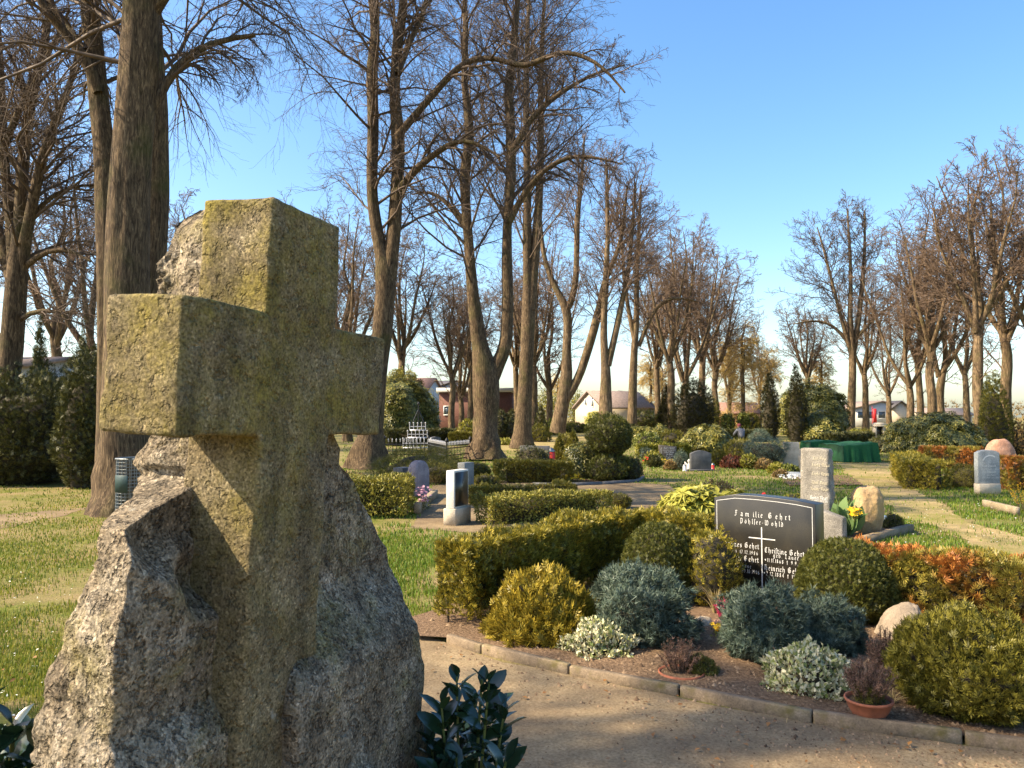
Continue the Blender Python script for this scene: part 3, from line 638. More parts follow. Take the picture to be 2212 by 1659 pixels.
# grass blades: image-density falls with distance
def blades(n, name, m, pxr, pyr, hgt, wid, keep, stiff=.5):
    px = rng.uniform(*pxr, n); py = pyr[0] + (pyr[1] - pyr[0]) * rng.random(n) ** .9
    x, u = (px - CX) / F, (CY - py) / F; dy = cp - u * sp; dz = sp + u * cp; t = -H / dz
    P = np.stack([x * t, dy * t, np.zeros(n)], 1); P = P[keep(P)]; n = len(P); D = P[:, 1]
    a = rng.random(n) * 6.283; h = hgt * rng.uniform(.5, 1.3, n) * (1 + .012 * D); w = np.maximum(wid, .00055 * D) * rng.uniform(.7, 1.4, n)
    s = np.stack([np.cos(a), np.sin(a), 0 * a], 1); l = np.stack([np.cos(a + 1.4), np.sin(a + 1.4), 0 * a], 1); bend = rng.uniform(.1, .9, n)[:, None] * stiff
    z = np.array([0, 0, 1.0]); h = h[:, None]; w = w[:, None]
    V = np.stack([P - s * w, P + s * w, P + l * h * bend * .4 + z * h * .6 + s * w * .6, P + l * h * bend * .4 + z * h * .6 - s * w * .6, P + l * h * bend + z * h * (1 - .35 * bend)], 1)
    V[:, :2, 2] -= .004
    i = np.arange(n)[:, None] * 5
    o = mk(name, V.reshape(-1, 3), [i + np.array([[0, 1, 2, 3]]), i + np.array([[3, 2, 4]])], m); o['kind'] = 'stuff'; return o
def lawn_keep(thr, off=0.0):
    def f(P):
        k = np.ones(len(P), bool)
        for q in PATHS:
            j = fbm(np.concatenate([P[:, :2] * 3, P[:, 2:]], 1), 2, 3)[:, None] * .06
            k &= ~inpoly(P[:, :2] + (j * 2.5 if q is p3 else j), q) | ((q is p3) & (rng.random(len(P)) < .06))
        nz = fbm(np.stack([P[:, 0] * .9, P[:, 1] * .9, 0 * P[:, 0]], 1), 4, 21)
        return k & (nz < thr + off * rng.random(len(P))) & (rng.random(len(P)) < np.clip(1.25 - P[:, 1] / 70, .25, 1))
    return f
blades(190000, 'grass', M['grass'], (-260, 900), (1040, 1760), .038, .0022, lawn_keep(-.32, 1.0))
blades(210000, 'grass', M['grassg'], (740, 2480), (935, 1340), .05, .0025, lawn_keep(.25, .7))
blades(9000, 'dry_grass', M['drygrass'], (-260, 2480), (1000, 1760), .035, .002, lawn_keep(.6))
# crumbs of soil and small stones on the path
def crumbs(n, name, poly, pyr, sz, m, z=.004, pw=1.0):
    px = rng.uniform(850, 2400, n); py = pyr[0] + (pyr[1] - pyr[0]) * rng.random(n) ** pw
    x, u = (px - CX) / F, (CY - py) / F; dy = cp - u * sp; dz = sp + u * cp; t = -H / dz
    P = np.stack([x * t, dy * t, np.full(n, z)], 1); P = P[inpoly(P[:, :2], poly)]; n = len(P)
    T = np.array([(1, 0, 0), (0, 1, 0), (-1, 0, 0), (0, -1, 0), (.1, .1, .9)]) * np.array([1, .8, 1])
    s = sz * rng.gamma(1.6, .6, n)[:, None, None]; a = rng.random(n) * 6.28
    V = T[None] * s * rng.uniform(.6, 1.2, (n, 5, 1)); co, si = np.cos(a)[:, None], np.sin(a)[:, None]
    V = np.stack([V[..., 0] * co - V[..., 1] * si, V[..., 0] * si + V[..., 1] * co, V[..., 2]], -1) + P[:, None]
    f = np.array([[0, 1, 4], [1, 2, 4], [2, 3, 4], [3, 0, 4]]); Fa = (f[None] + np.arange(n)[:, None, None] * 5).reshape(-1, 3)
    o = mk(name, V.reshape(-1, 3), [Fa], m); o['kind'] = 'stuff'
M['crumb'] = leafmat('soil_crumb', [(.06, .038, .024), (.16, .105, .065), (.3, .21, .13), (.1, .065, .04)], .95, 0, spec=.1)
crumbs(11000, 'soil_crumbs', pe, (1380, 1760), .0055, M['crumb'], .004)
crumbs(5000, 'soil_crumbs', pe2, (1380, 1800), .0032, M['crumb'])
crumbs(3000, 'soil_crumbs', p1, (1400, 1760), .003, M['crumb'])
crumbs(9000, 'soil_crumbs', bed, (1300, 1640), .008, M['crumb'], .044)
def litter(n, name, m, pxr, pyr, sz, z=.012, keep=None):
    px = rng.uniform(*pxr, n); py = rng.uniform(*pyr, n)
    P = np.array([G(a, b) for a, b in zip(px, py)]); P[:, 2] = z
    if keep is not None: P = P[keep(P)]; n = len(P)
    V, Fa = scatter('wide', P, np.concatenate([rng.normal(0, 1, (n, 2)), rng.normal(0, .15, (n, 1))], 1), np.array([0, 0, 1.0]) + rng.normal(0, .25, (n, 3)), sz * rng.uniform(.6, 1.3, n) * (1 + .04 * P[:, 1]))
    o = mk(name, V, Fa, m); o['kind'] = 'stuff'; return o
litter(130, 'dead_leaves', M['litter'], (900, 2300), (1370, 1700), .03, .02)
litter(90, 'dead_leaves', M['litter'], (-100, 300), (1120, 1650), .03, .03)
litter(120, 'daisies', M['white'], (-100, 260), (1200, 1560), .017, .035)
litter(160, 'daisies', M['white'], (1850, 2250), (1090, 1180), .018, .05)
# ------------------------------------------------------------------ the boulder with the cross
AX = np.array([-.7544, 1.8, H]); yaw, tl = math.radians(70.49), math.radians(2.9)
Ry = np.array([[math.cos(tl), 0, math.sin(tl)], [0, 1, 0], [-math.sin(tl), 0, math.cos(tl)]])
MU, MN, MZ = Ry @ np.array([math.cos(yaw), math.sin(yaw), 0]), Ry @ np.array([math.sin(yaw), -math.cos(yaw), 0]), Ry @ np.array([0, 0, 1.0])
def mw(L): L = np.asarray(L); return AX + L[..., 0:1] * MU + L[..., 1:2] * MN + L[..., 2:3] * MZ
def loc_ray(px, py): d = ray(px, py); o = np.array([0, 0, H]) - AX; B = np.stack([MU, MN, MZ]); return B @ o, B @ d
def hit_n(px, py, n): o, d = loc_ray(px, py); t = (n - o[1]) / d[1]; return o + t * d
def hit_a(px, py, a): o, d = loc_ray(px, py); t = (a - o[0]) / d[0]; return o + t * d
L_, TH, A1, A2, ZT, ZB, ZP = .935, .231, .296, .626, .278, -.047, .585
near = [hit_n(*p) for p in ((425, 960, -.2), (441, 1040, -.19), (380, 1090, -.16), (318, 1155, -.08), (304, 1240, -.05), (307, 1300, -.04), (288, 1417, -.03), (300, 1500, -.02), (307, 1578, -.01), (290, 1665, 0))]
backs = [hit_a(*p) for p in ((300, 952, .26), (302, 1005, .25), (262, 1090, .18), (212, 1185, .12), (196, 1240, .1), (170, 1290, .1), (132, 1390, .1), (98, 1475, .1), (85, 1520, .1), (76, 1590, .1), (60, 1665, .1))]
backt = [hit_a(*p) for p in ((432, 442, .31), (405, 468, .31), (372, 515, .31), (345, 575, .31), (330, 636, .31))]
fars = [hit_n(*p) for p in ((722, 962, -.2), (755, 1030, -.18), (790, 1100, -.16), (832, 1180, -.13), (852, 1240, -.1), (895, 1335, -.07), (913, 1400, -.05), (910, 1500, -.03), (924, 1580, -.02), (936, 1665, 0))]
def curve(pts, i, extra):
    z = np.array([p[2] for p in pts] + [e[0] for e in extra]); v = np.array([p[i] for p in pts] + [e[1] for e in extra]); k = np.argsort(z)
    return lambda q: np.interp(q, z[k], v[k])
zg = -1.8
f_near = curve(near, 0, [(ZP, .305), (ZT, .3), (.1, .27), (zg, near[-1][0] - .12)])
f_far = curve(fars, 0, [(ZP, .6), (ZT + .02, .61), (ZT - .05, .7), (.0, .86), (zg, fars[-1][0] + .1)])
f_back = curve(backs + backt, 1, [(ZP, -.26), (zg, backs[-1][1] - .1)])
lev = np.concatenate([np.linspace(-1.78, -.9, 40)[:-1], np.linspace(-.9, ZP - .006, 190)]); K = 210
rings = []
u0 = np.linspace(0, 1, K, endpoint=False)
for z in lev:
    an, af, nb = f_near(z), f_far(z), f_back(z); nf = -.2
    c4 = np.array([(an, nf), (af, nf), (af - .12, nb + .05), (an + .07, nb)])
    e = np.linalg.norm(np.roll(c4, -1, 0) - c4, axis=1); cum = np.concatenate([[0], np.cumsum(e)]); q = u0 * cum[-1]
    cc = np.concatenate([c4, c4[:1]]); r = np.stack([np.interp(q, cum, cc[:, 0]), np.interp(q, cum, cc[:, 1])], 1)
    rings.append(np.concatenate([r, np.full((K, 1), z)], 1))
RV = np.stack(rings)
for _ in range(2): RV[:, :, :2] = (np.roll(RV, 1, 1) + RV * 2 + np.roll(RV, -1, 1))[:, :, :2] / 4
nrv = np.roll(RV, -1, 1) - np.roll(RV, 1, 1); nrv = nrm(np.stack([nrv[..., 1], -nrv[..., 0], 0 * nrv[..., 0]], -1))
sm = lambda x: np.clip(x, 0, 1) ** 2 * (3 - 2 * np.clip(x, 0, 1))
a_, n_, z_ = RV[..., 0], RV[..., 1], RV[..., 2]
front = sm((n_ + .26) / .05)
left = sm((A1 + .08 - a_) / .06) * sm((-.17 - .66 * (a_ - .0) - z_ + .08 * vnoise(np.stack([a_ * 9, n_ * 9, z_ * 9], -1).reshape(-1, 3), 4).reshape(a_.shape)) / .16)
diag = sm(((-.76 + (np.minimum(a_, .64) - .25) * .62) - z_) / .26)
lo = sm((A1 + .1 - a_) / .1) * sm((-.55 - z_) / .3)
low = sm((-.25 - z_) / .7) * .08
right = sm((a_ - A2 + .1) / .08)
RV[..., 1] += front * np.maximum.reduce([left * .11, right * .09 + diag * .16, lo * .17, low])
pr = RV.reshape(-1, 3); rough = (1 - .8 * front.reshape(-1)) * (1 - .6 * sm((a_ - .4) / .2).reshape(-1))
big = fbm(pr * 4.5, 3, 31); med = fbm(pr * 13, 3, 32); fin = fbm(pr * 42, 3, 33)
rid = -np.abs(fbm(pr * np.array([7, 7, 5]), 3, 35))
wq = pr + .05 * np.stack([med, fin, big], 1); w1, w2 = worley(wq * np.array([6.5, 6.5, 4.2]), 3); v1, v2 = worley(wq * 15, 4)
dsp = rough * (.02 * big + .028 * (.55 - w1) + .013 * (.5 - v1) + .006 * med + .004 * fin + .004) + .0025 * fin + .004 * med
dent = sm(1 - np.hypot((pr[:, 0] - hit_n(805, 1700, .04)[0]) / .14, (pr[:, 2] - hit_n(805, 1700, .04)[2]) / .16)) * front.reshape(-1)
RVd = pr + nrv.reshape(-1, 3) * (dsp - .045 * sm(dent * 3))[:, None]; RVd[:, 2] += .006 * med * rough
# pull the two silhouettes of the boulder to its true outline
def proj(Pw):
    d = Pw - np.array([0, 0, H]); f = d[..., 1] * cp + d[..., 2] * sp; u = -d[..., 1] * sp + d[..., 2] * cp
    return CX + F * d[..., 0] / f, CY - F * u / f
RT = np.array([(722, 962), (755, 1030), (790, 1100), (830, 1180), (850, 1240), (893, 1335), (913, 1400), (909, 1500), (924, 1580), (936, 1665)])
LT = np.array([(432, 442), (405, 468), (372, 515), (345, 575), (328, 636), (300, 952), (303, 1005), (262, 1090), (212, 1185), (196, 1240), (170, 1290), (132, 1390), (100, 1475), (85, 1520), (76, 1590), (60, 1665)])
RQ = RVd.reshape(len(lev), K, 3).copy(); wr = sm((a_ - .42) / .3); wl_ = sm((-.2 - n_) / .1)
for it in range(5):
    X, Y = proj(mw(RQ)); ii = np.arange(len(lev)); jr, jl = X.argmax(1), X.argmin(1)
    yr, yl = Y[ii, jr], Y[ii, jl]; dr = np.where(yr > 950, np.interp(yr, RT[:, 1], RT[:, 0]) - X[ii, jr], 0); dl = np.interp(yl, LT[:, 1], LT[:, 0]) - X[ii, jl]
    dl = np.where((yl > 640) & (yl < 945), 0, dl); ks = np.ones(21) / 21
    dr, dl = np.convolve(np.pad(dr, 10, 'edge'), ks, 'valid'), np.convolve(np.pad(dl, 10, 'edge'), ks, 'valid')
    RQ[..., 0] += (.9 * dr * 2.5 / F / .5)[:, None] * wr; RQ[..., 1] += (.9 * dl * 2.0 / F / .94)[:, None] * wl_
RVd = RQ.reshape(-1, 3)
top = RVd[-K:].mean(0) + np.array([0, 0, .004]); nl = len(lev)
i = np.arange(nl - 1)[:, None] * K; j = np.arange(K)[None]; j2 = (j + 1) % K
RF = np.stack(np.broadcast_arrays(i + j, i + j2, i + K + j2, i + K + j), -1).reshape(-1, 4)
tc = np.stack([(nl - 1) * K + np.arange(K), (nl - 1) * K + (np.arange(K) + 1) % K, np.full(K, nl * K)], 1)
def granite_moss(name, base, mosslev, mosscol, grain, pitd=.014, hgrad=False):
    m, nt, b = new_mat(name); v = ocoord(nt)
    n1 = noise(nt, v, 6.0, 6, .6); n2 = noise(nt, v, grain, 3, .65); n3 = noise(nt, v, 3.2, 6, .7); n4 = noise(nt, v, grain * .45, 4, .6)
    vo = N(nt, 'ShaderNodeTexVoronoi', Scale=grain * 1.1); nt.links.new(v, vo.inputs['Vector'])
    c = ramp(nt, n1, [(.3, base[0]), (.5, base[1]), (.7, base[2])])
    c = mix(nt, .85, c, ramp(nt, vo.outputs['Color'], [(0, (.12, .12, .12)), (.16, (.5, .47, .42)), (.34, (1, 1, 1)), (.72, (1.05, 1.0, .95)), (.86, (1.9, 1.85, 1.8)), (1, (2.2, 2.1, 2.0))]), 'MULTIPLY')
    c = mix(nt, .7, c, ramp(nt, n2, [(.36, (.3, .3, .3)), (.5, (1, 1, 1)), (.66, (1.6, 1.6, 1.6))]), 'MULTIPLY')
    mo = mix(nt, .75, ramp(nt, n4, [(.3, mosscol[0]), (.7, mosscol[1])]), ramp(nt, n2, [(.35, (.45, .45, .45)), (.65, (1.5, 1.5, 1.5))]), 'MULTIPLY')
    mf = ramp(nt, n3, [(mosslev - .1, (0, 0, 0)), (mosslev + .14, (.85, .85, .85))])
    if hgrad: sx = nt.nodes.new('ShaderNodeSeparateXYZ'); nt.links.new(v, sx.inputs[0]); mr = N(nt, 'ShaderNodeMapRange'); nt.links.new(sx.outputs[2], mr.inputs[0]); mr.inputs[1].default_value = 1.0; mr.inputs[2].default_value = 1.9; mr.inputs[3].default_value = .25; mf = mix(nt, 1.0, mf, mr.outputs[0], 'MULTIPLY')
    c = mix(nt, mf, c, mo)
    st_ = noise(nt, ocoord(nt, (9, 9, .9)), 1.0, 5, .65); c = mix(nt, .75, c, ramp(nt, st_, [(.32, (.42, .42, .42)), (.5, (1, 1, 1)), (.7, (1.25, 1.22, 1.15))]), 'MULTIPLY')
    nl_ = noise(nt, v, 8.0, 5, .7)
    c = mix(nt, ramp(nt, nl_, [(.66, (0, 0, 0)), (.74, (.55, .55, .55))]), c, (.36, .37, .33))
    nt.links.new(c, b.inputs['Base Color']); b.inputs['Roughness'].default_value = .92; b.inputs['Specular IOR Level'].default_value = .2
    n5 = noise(nt, v, 30., 4, .6); pit = ramp(nt, n5, [(.36, (0, 0, 0)), (.47, (1, 1, 1))])
    bp = mix(nt, .5, mix(nt, .5, n2, n4), pit); bump(nt, b, bp, 1.0, pitd); return m
M['rock'] = granite_moss('weathered_granite', [(.115, .09, .062), (.2, .165, .118), (.34, .295, .23)], .6, ((.12, .1, .03), (.25, .21, .06)), 120., .03)
M['crossrock'] = granite_moss('mossy_granite', [(.09, .07, .04), (.155, .125, .075), (.24, .2, .13)], .5, ((.1, .08, .017), (.25, .2, .034)), 140., .012, True)
base = np.array([AX[0] + .25, AX[1] + .45, 0])
mon = thing('stone_cross_monument', 'large mossy granite boulder carved into a broad stone cross, close in the foreground', 'grave monument', base)
mk('boulder', np.concatenate([mw(RVd), mw(top)[None]]) - base, [RF, tc], M['rock'], mon, True)
# the cross: a voxel-thin outline, grid-meshed so that its faces can be uneven
def cuts(v, s=.016):
    r = []
    for a, b in zip(v[:-1], v[1:]): r += list(np.linspace(a, b, max(2, int(round((b - a) / s)) + 1))[:-1])
    return np.array(r + [v[-1]])
ga, gz, gn = cuts([0, A1, A2, L_]), cuts([-1.0, ZB, ZT, ZP]), cuts([-TH, 0], .02)
ins = lambda a, z: (A1 < a < A2) or (ZB < z < ZT)
vid = {}; CV = []; CF = []
def vv(i, j, k):
    q = (i, j, k)
    if q not in vid: vid[q] = len(CV); CV.append((ga[i], gn[k], gz[j]))
    return vid[q]
na, nz, nk = len(ga) - 1, len(gz) - 1, len(gn) - 1
cell = np.array([[ins((ga[i] + ga[i + 1]) / 2, (gz[j] + gz[j + 1]) / 2) for j in range(nz)] for i in range(na)])
for i_ in range(na):
    for j_ in range(nz):
        if not cell[i_, j_]: continue
        CF.append([vv(i_, j_, nk), vv(i_, j_ + 1, nk), vv(i_ + 1, j_ + 1, nk), vv(i_ + 1, j_, nk)][::-1])
        CF.append([vv(i_, j_, 0), vv(i_, j_ + 1, 0), vv(i_ + 1, j_ + 1, 0), vv(i_ + 1, j_, 0)])
        for k in range(nk):
            if i_ == 0 or not cell[i_ - 1, j_]: CF.append([vv(i_, j_, k), vv(i_, j_, k + 1), vv(i_, j_ + 1, k + 1), vv(i_, j_ + 1, k)][::-1])
            if i_ == na - 1 or not cell[i_ + 1, j_]: CF.append([vv(i_ + 1, j_, k), vv(i_ + 1, j_, k + 1), vv(i_ + 1, j_ + 1, k + 1), vv(i_ + 1, j_ + 1, k)])
            if j_ == nz - 1 or not cell[i_, j_ + 1]: CF.append([vv(i_, j_ + 1, k), vv(i_, j_ + 1, k + 1), vv(i_ + 1, j_ + 1, k + 1), vv(i_ + 1, j_ + 1, k)][::-1])
            if j_ == 0 or not cell[i_, j_ - 1]: CF.append([vv(i_, j_, k), vv(i_, j_, k + 1), vv(i_ + 1, j_, k + 1), vv(i_ + 1, j_, k)])
CV = np.array(CV); wob = np.stack([fbm(CV * 9, 3, 60 + s) for s in range(3)], 1) * .0045 + np.stack([fbm(CV * 38, 2, 70 + s) for s in range(3)], 1) * .0022
cr = mk('cross', mw(CV + wob) - base, [np.array(CF)], M['crossrock'], mon, True)
import bmesh
bm = bmesh.new(); bm.from_mesh(cr.data); bmesh.ops.recalc_face_normals(bm, faces=bm.faces); bm.to_mesh(cr.data); bm.free()
bevel(cr, .009, 2).modifiers['bevel'].angle_limit = math.radians(50)
# ------------------------------------------------------------------ the grave in front
class Slab:      # upright stone: local x along the face to the right, y backwards, z up
    def __init__(s, base, yaw): s.b = np.array([base[0], base[1], 0.0]); s.yaw = yaw; s.d = np.array([math.cos(yaw), math.sin(yaw), 0]); s.n = np.array([-math.sin(yaw), math.cos(yaw), 0])
    def loc(s, px, py):
        o = np.array([0, 0, H]); r = ray(px, py); t = np.dot(s.b - o, s.n) / np.dot(r, s.n); p = o + r * t - s.b; return np.dot(p, s.d), p[2]
    def text(s, mb, txt, p0, p1, cap, y=-.003, nib=1.25, fit=True):
        x0, z0 = s.loc(*p0); x1, z1 = s.loc(*p1); sz = cap
        strokes(mb, txt, x0, (z0 + z1) / 2, sz, y, (x1 - x0) / text_width(txt, sz) if fit else 1.0, nib)
def strip(mb, pts, w, y=-.0025):
    for i, (a, b) in enumerate(zip(pts[:-1], pts[1:])):
        a, b = np.array(a), np.array(b); d = (b - a) / np.linalg.norm(b - a); n = np.array([-d[1], d[0]]) * w / 2
        q = [a - n, b - n, b + n, a + n]; mb.add([(p[0], y - .0003 * (i % 2), p[1]) for p in q], [[0, 1, 2, 3]])
M['blackgr'] = stonemat('black_polished_granite', [(.012, .010, .008), (.02, .017, .012), (.036, .029, .018)], 260., .05, .001, .32, fleck=.6, polish=True)
M['lettering'] = plain('white_lettering', (.58, .57, .54), .6, var=.12, sc=60, bmp=0)
M['goldletter'] = plain('pale_gold_lettering', (.5, .44, .32), .6, var=.3, sc=50, bmp=0)
T6 = lambda x, y: (1527.3 + .2459 * x, 1059.1 + .2459 * y)
gl = G(1545, 1290)[:2]; gy = math.radians(-42)
sl = Slab(gl, gy)
gs = thing('gravestone', 'polished black granite gravestone with white border line and blackletter names', 'gravestone', (gl[0], gl[1], 0), gy)
wdt = sl.loc(1762, 1150)[0]; zl = sl.loc(1545, 1074)[1]
mb = MB(); mb.prism([(0, 0), (wdt, 0), (wdt, zl + .0), (wdt * .82, zl + .022), (wdt * .64, zl + .034), (wdt * .42, zl + .041), (wdt * .22, zl + .040), (wdt * .1, zl + .022)][:6] + [(wdt * .22, zl + .040), (0, zl)], .2)
bevel(mb.build('slab', M['blackgr'], gs), .004, 2)
mb = MB()
for a in ((('Familie Gehrt'), (245, 222), (750, 262), .052), ('PöhlSer-Wohld', (293, 287), (685, 320), .046), ('Johannes Gehrt', (106, 474), (464, 520), .05), ('*3.6.1911 | 17.12.1986', (95, 528), (457, 572), .036),
          ('Gretchen Gehrt', (100, 588), (462, 638), .05), ('geb. Blaase', (165, 658), (398, 684), .038), ('*21.10.1913 | 30.10.1996', (100, 694), (467, 737), .038),
          ('ChriStine Gehrt', (508, 541), (862, 590), .05), ('geb. Lauer', (582, 590), (812, 614), .04), ('*11.11.1868 | 9.9.', (508, 624), (806, 664), .037),
          ('Heinrich Gehrt', (505, 696), (845, 745), .05), ('*2.12.1884 | 11.', (498, 742), (785, 780), .038)):
    sl.text(mb, a[0], T6(*a[1]), T6(*a[2]), a[3])
mb.build('inscription', M['lettering'], gs)
mb = MB(); q = lambda x, y: sl.loc(*T6(x, y))
x0 = q(483, 600)[0]; strip(mb, [(x0, q(483, 905)[1]), (x0, q(483, 325)[1])], .011); zb_ = (q(367, 412)[1] + q(600, 438)[1]) / 2
strip(mb, [(q(367, 412)[0], zb_), (x0 - .0056, zb_)], .010); strip(mb, [(x0 + .0056, zb_), (q(600, 438)[0], zb_)], .010); mb.build('engraved_cross', M['lettering'], gs)
mb = MB(); bx = .028; zt = lambda f: np.interp(f, [0, .22, .42, .64, .82, 1], [zl, zl + .04, zl + .041, zl + .034, zl + .022, zl]) - .035
strip(mb, [(bx, .05), (bx, zt(.03)), (wdt * .22, zt(.22)), (wdt * .42, zt(.42)), (wdt * .64, zt(.64)), (wdt * .82, zt(.82)), (wdt - bx, zt(.97)), (wdt - bx, .05)], .005); mb.build('border_line', M['lettering'], gs)
# hedges round the grave
def V2(*p): return np.array(p)
hl = G(945, 1368)[:2] + V2(.12, .1); dd = V2(.62, .785)
hedge([hl, hl + dd * 2.9, hl + dd * 2.9 + V2(.75, -.55)], .42, .72, 'goldhedge', 'gold green thuja hedge with bare stems, running back from the kerb beside the boulder', amp=.09, bare=.14, stems=30, core=.3, n=19000)
hedge([(3.0, 7.15), (4.9, 5.85)], .5, .62, 'redhedge', 'partly browned reddish thuja hedge to the right of the black gravestone', amp=.15, core=.6, n=11000, stems=14)
shrub_at(1.83, 7.4, .3, .74, 'goldhedge', 'upright golden thuja pressing against the left edge of the black gravestone', 'thuja', 'shrub', 'dome', amp=.12)
shrub(1422, 1318, 172, 1127, 'thuja', 'clipped round green thuja ball left of the black gravestone', name='thuja_ball', cat='topiary', prof='dome', amp=.04, size=.042, n=13000, depth=.06)
shrub(1822, 1362, 212, 1161, 'thuja', 'large clipped thuja ball in front of the right end of the black gravestone', name='thuja_ball', cat='topiary', prof='dome', amp=.035, size=.042, n=16000, depth=.06)
shrub(1168, 1402, 255, 1226, 'gold', 'low golden mound shrub just behind the kerb, left of the blue junipers', prof='mound', amp=.22, k=1.5, n=6000, stems=9, core=.72, depth=.17)
shrub(1292, 1268, 120, 1203, 'olive', 'small olive green mound between golden shrub and left thuja ball', prof='mound', amp=.14)
shrub(2085, 1588, 318, 1316, 'olive', 'big olive gold mound shrub in the right corner of the grave bed', prof='dome', amp=.16, k=1.4, n=14000, size=.056, stems=14)
shrub(1392, 1412, 196, 1230, 'blue', 'blue grey juniper in the middle of the bed, behind the left variegated shrub', name='juniper', prof='dome', amp=.42, k=1.5, n=6500, core=.66, stems=8)
shrub(1332, 1345, 105, 1226, 'blue', 'small blue grey juniper tucked behind the middle juniper', name='juniper', prof='dome', amp=.4, k=1.5, n=2200, core=.6)
shrub(1642, 1450, 160, 1268, 'blue', 'blue grey juniper in front of the black gravestone', name='juniper', prof='dome', amp=.42, k=1.5, n=6000, core=.66, stems=8)
shrub(1778, 1432, 170, 1296, 'blue', 'blue grey juniper at the foot of the large thuja ball', name='juniper', prof='mound', amp=.42, k=1.5, n=5200, core=.66, stems=8)
shrub(1288, 1432, 160, 1341, 'euon', 'white edged variegated shrub at the kerb, left of the heather pot', name='variegated_shrub', prof='mound', amp=.35, k=1.4, n=2900, size=.032, core=.6, stems=14)
shrub(1735, 1516, 205, 1396, 'euon', 'cream and green variegated shrub beside the terracotta bowl', name='variegated_shrub', prof='mound', amp=.35, k=1.4, n=4000, size=.032, core=.6, stems=14)
def heather(px, by, w, ty, label, n=60, m='heath', green=.35, name='heather', z0=0.0, spread=1.0, at=None):
    g = G(px, by); D = g[1]; R = w / 2 * D / F; Hh = AT(px, ty, D)[2] - z0; g = np.array(at) if at is not None else g; t = thing(name, label, 'plant', (g[0], g[1], z0))
    a = rng.random(n) * 6.28; rr = np.sqrt(rng.random(n)); k = 7; tt = np.linspace(0, 1, k)
    e = np.stack([np.cos(a) * rr * R * spread, np.sin(a) * rr * R * spread, Hh * (1 - .35 * rr ** 2) * rng.uniform(.6, 1.05, n)], 1); b = e * np.array([.35, .35, 0])
    P = b[:, None] + (e - b)[:, None] * tt[None, :, None] + rng.normal(0, .006, (n, k, 3)) * tt[None, :, None]; P[:, :, 2] = e[:, 2:3] * tt ** .85
    V, Fa = tubes(P, np.broadcast_to(np.linspace(.0026, .0014, k)[None], (n, k)), 4); mk('stems', V, Fa, M['stem'], t)
    q = 16; s = rng.uniform(.3, 1.0, (n, q)); x = s * (k - 1); i = np.clip(x.astype(int), 0, k - 2); f = (x - i)[..., None]
    pos = (P[np.arange(n)[:, None], i] * (1 - f) + P[np.arange(n)[:, None], i + 1] * f).reshape(-1, 3); c = len(pos)
    V, Fa = scatter('tuft4', pos, np.array([0, 0, .8]) + rng.normal(0, .6, (c, 3)), rng.normal(0, 1, (c, 3)), .021 * rng.uniform(.6, 1.4, c)); mk('flower_spikes', V, Fa, M[m], t)
    if green:
        c = int(500 * green); r2 = np.sqrt(rng.random(c)) * R * .7; a = rng.random(c) * 6.28
        pos = np.stack([np.cos(a) * r2, np.sin(a) * r2, Hh * .4 * rng.random(c)], 1)
        V, Fa = scatter('tuft', pos, np.array([0, 0, .8]) + rng.normal(0, .5, (c, 3)), rng.normal(0, 1, (c, 3)), .03 * rng.uniform(.6, 1.4, c)); mk('foliage', V, Fa, M['olive'], t)
    return t
M['terra'] = plain('terracotta', (.28, .09, .042), .8, var=.35, sc=14, bmp=.3)
def pot(px, by, wpx, hpx, label, name='flower_pot', z=.045, bowl=False):
    g = G(px, by, z); D = g[1]; r = wpx / 2 * D / F; h = hpx * D / F
    t = thing(name, label, 'flower pot', (g[0], D + r * .4, z)); mb = MB()
    if bowl: pr = [(r * .02, 0), (r * .62, 0), (r * .68, h * .12), (r * .86, h * .45), (r * .98, h * .85), (r * 1.04, h * .88), (r * 1.04, h), (r * .95, h), (r * .9, h * .8)]
    else: pr = [(r * .02, 0), (r * .7, 0), (r * .9, h * .72), (r * 1.0, h * .74), (r, h), (r * .9, h), (r * .86, h * .8)]
    mb.lathe(pr, n=26); mb.build('bowl' if bowl else 'pot', M['terra'], t, True)
    mb = MB(); mb.lathe([(r * .005, h * .84), (r * .93 if bowl else r * .87, h * .83)], n=20); mb.build('potting_soil', M['soil'], t); return t, r, h
t, r, h = pot(1886, 1556, 96, 40, 'terracotta bowl with a rolled rim standing behind the kerb at right', 'terracotta_bowl', bowl=True)
heather(1886, 1525, 84, 1385, 'dry pinkish heather with grass and ivy growing in the terracotta bowl', 95, z0=.045 + h * .8, green=1.2, spread=1.25, at=t.location[:2])
heather(1912, 1480, 80, 1350, 'dark dried heather between terracotta bowl and pale boulder', 90, green=.1)
def rim_pot(px, by, wpx, label):
    g = G(px, by); D = g[1]; r = wpx / 2 * D / F; t = thing('sunken_pot', label, 'flower pot', (g[0], D, 0)); mb = MB()
    mb.lathe([(r * .88, -.05), (r * .9, .04), (r * .98, .058), (r * 1.02, .054), (r * .98, -.05)], n=28); mb.build('rim', M['terra'], t, True); return t
rim_pot(1472, 1468, 96, 'terracotta pot sunk into the soil with only its rim showing, round the dry heather'); heather(1470, 1466, 95, 1372, 'dry heather with bare twigs in the sunken terracotta pot', 60, green=.0)
shrub(1510, 1474, 72, 1412, 'thuja', 'small dark green heather tuft in the sunken pot, right of its bare twigs', name='heather', cat='plant', prof='mound', amp=.3, n=1500, size=.025, core=.5)
heather(1562, 1345, 40, 1292, 'bright pink heather half hidden by the juniper before the black gravestone', 26, m='pink', green=0)
shrub(1553, 1382, 26, 1352, 'lime', 'clump of yellow pansies left of the juniper before the black gravestone', name='pansies', cat='flowers', prof='mound', n=150, size=.03, core=0)
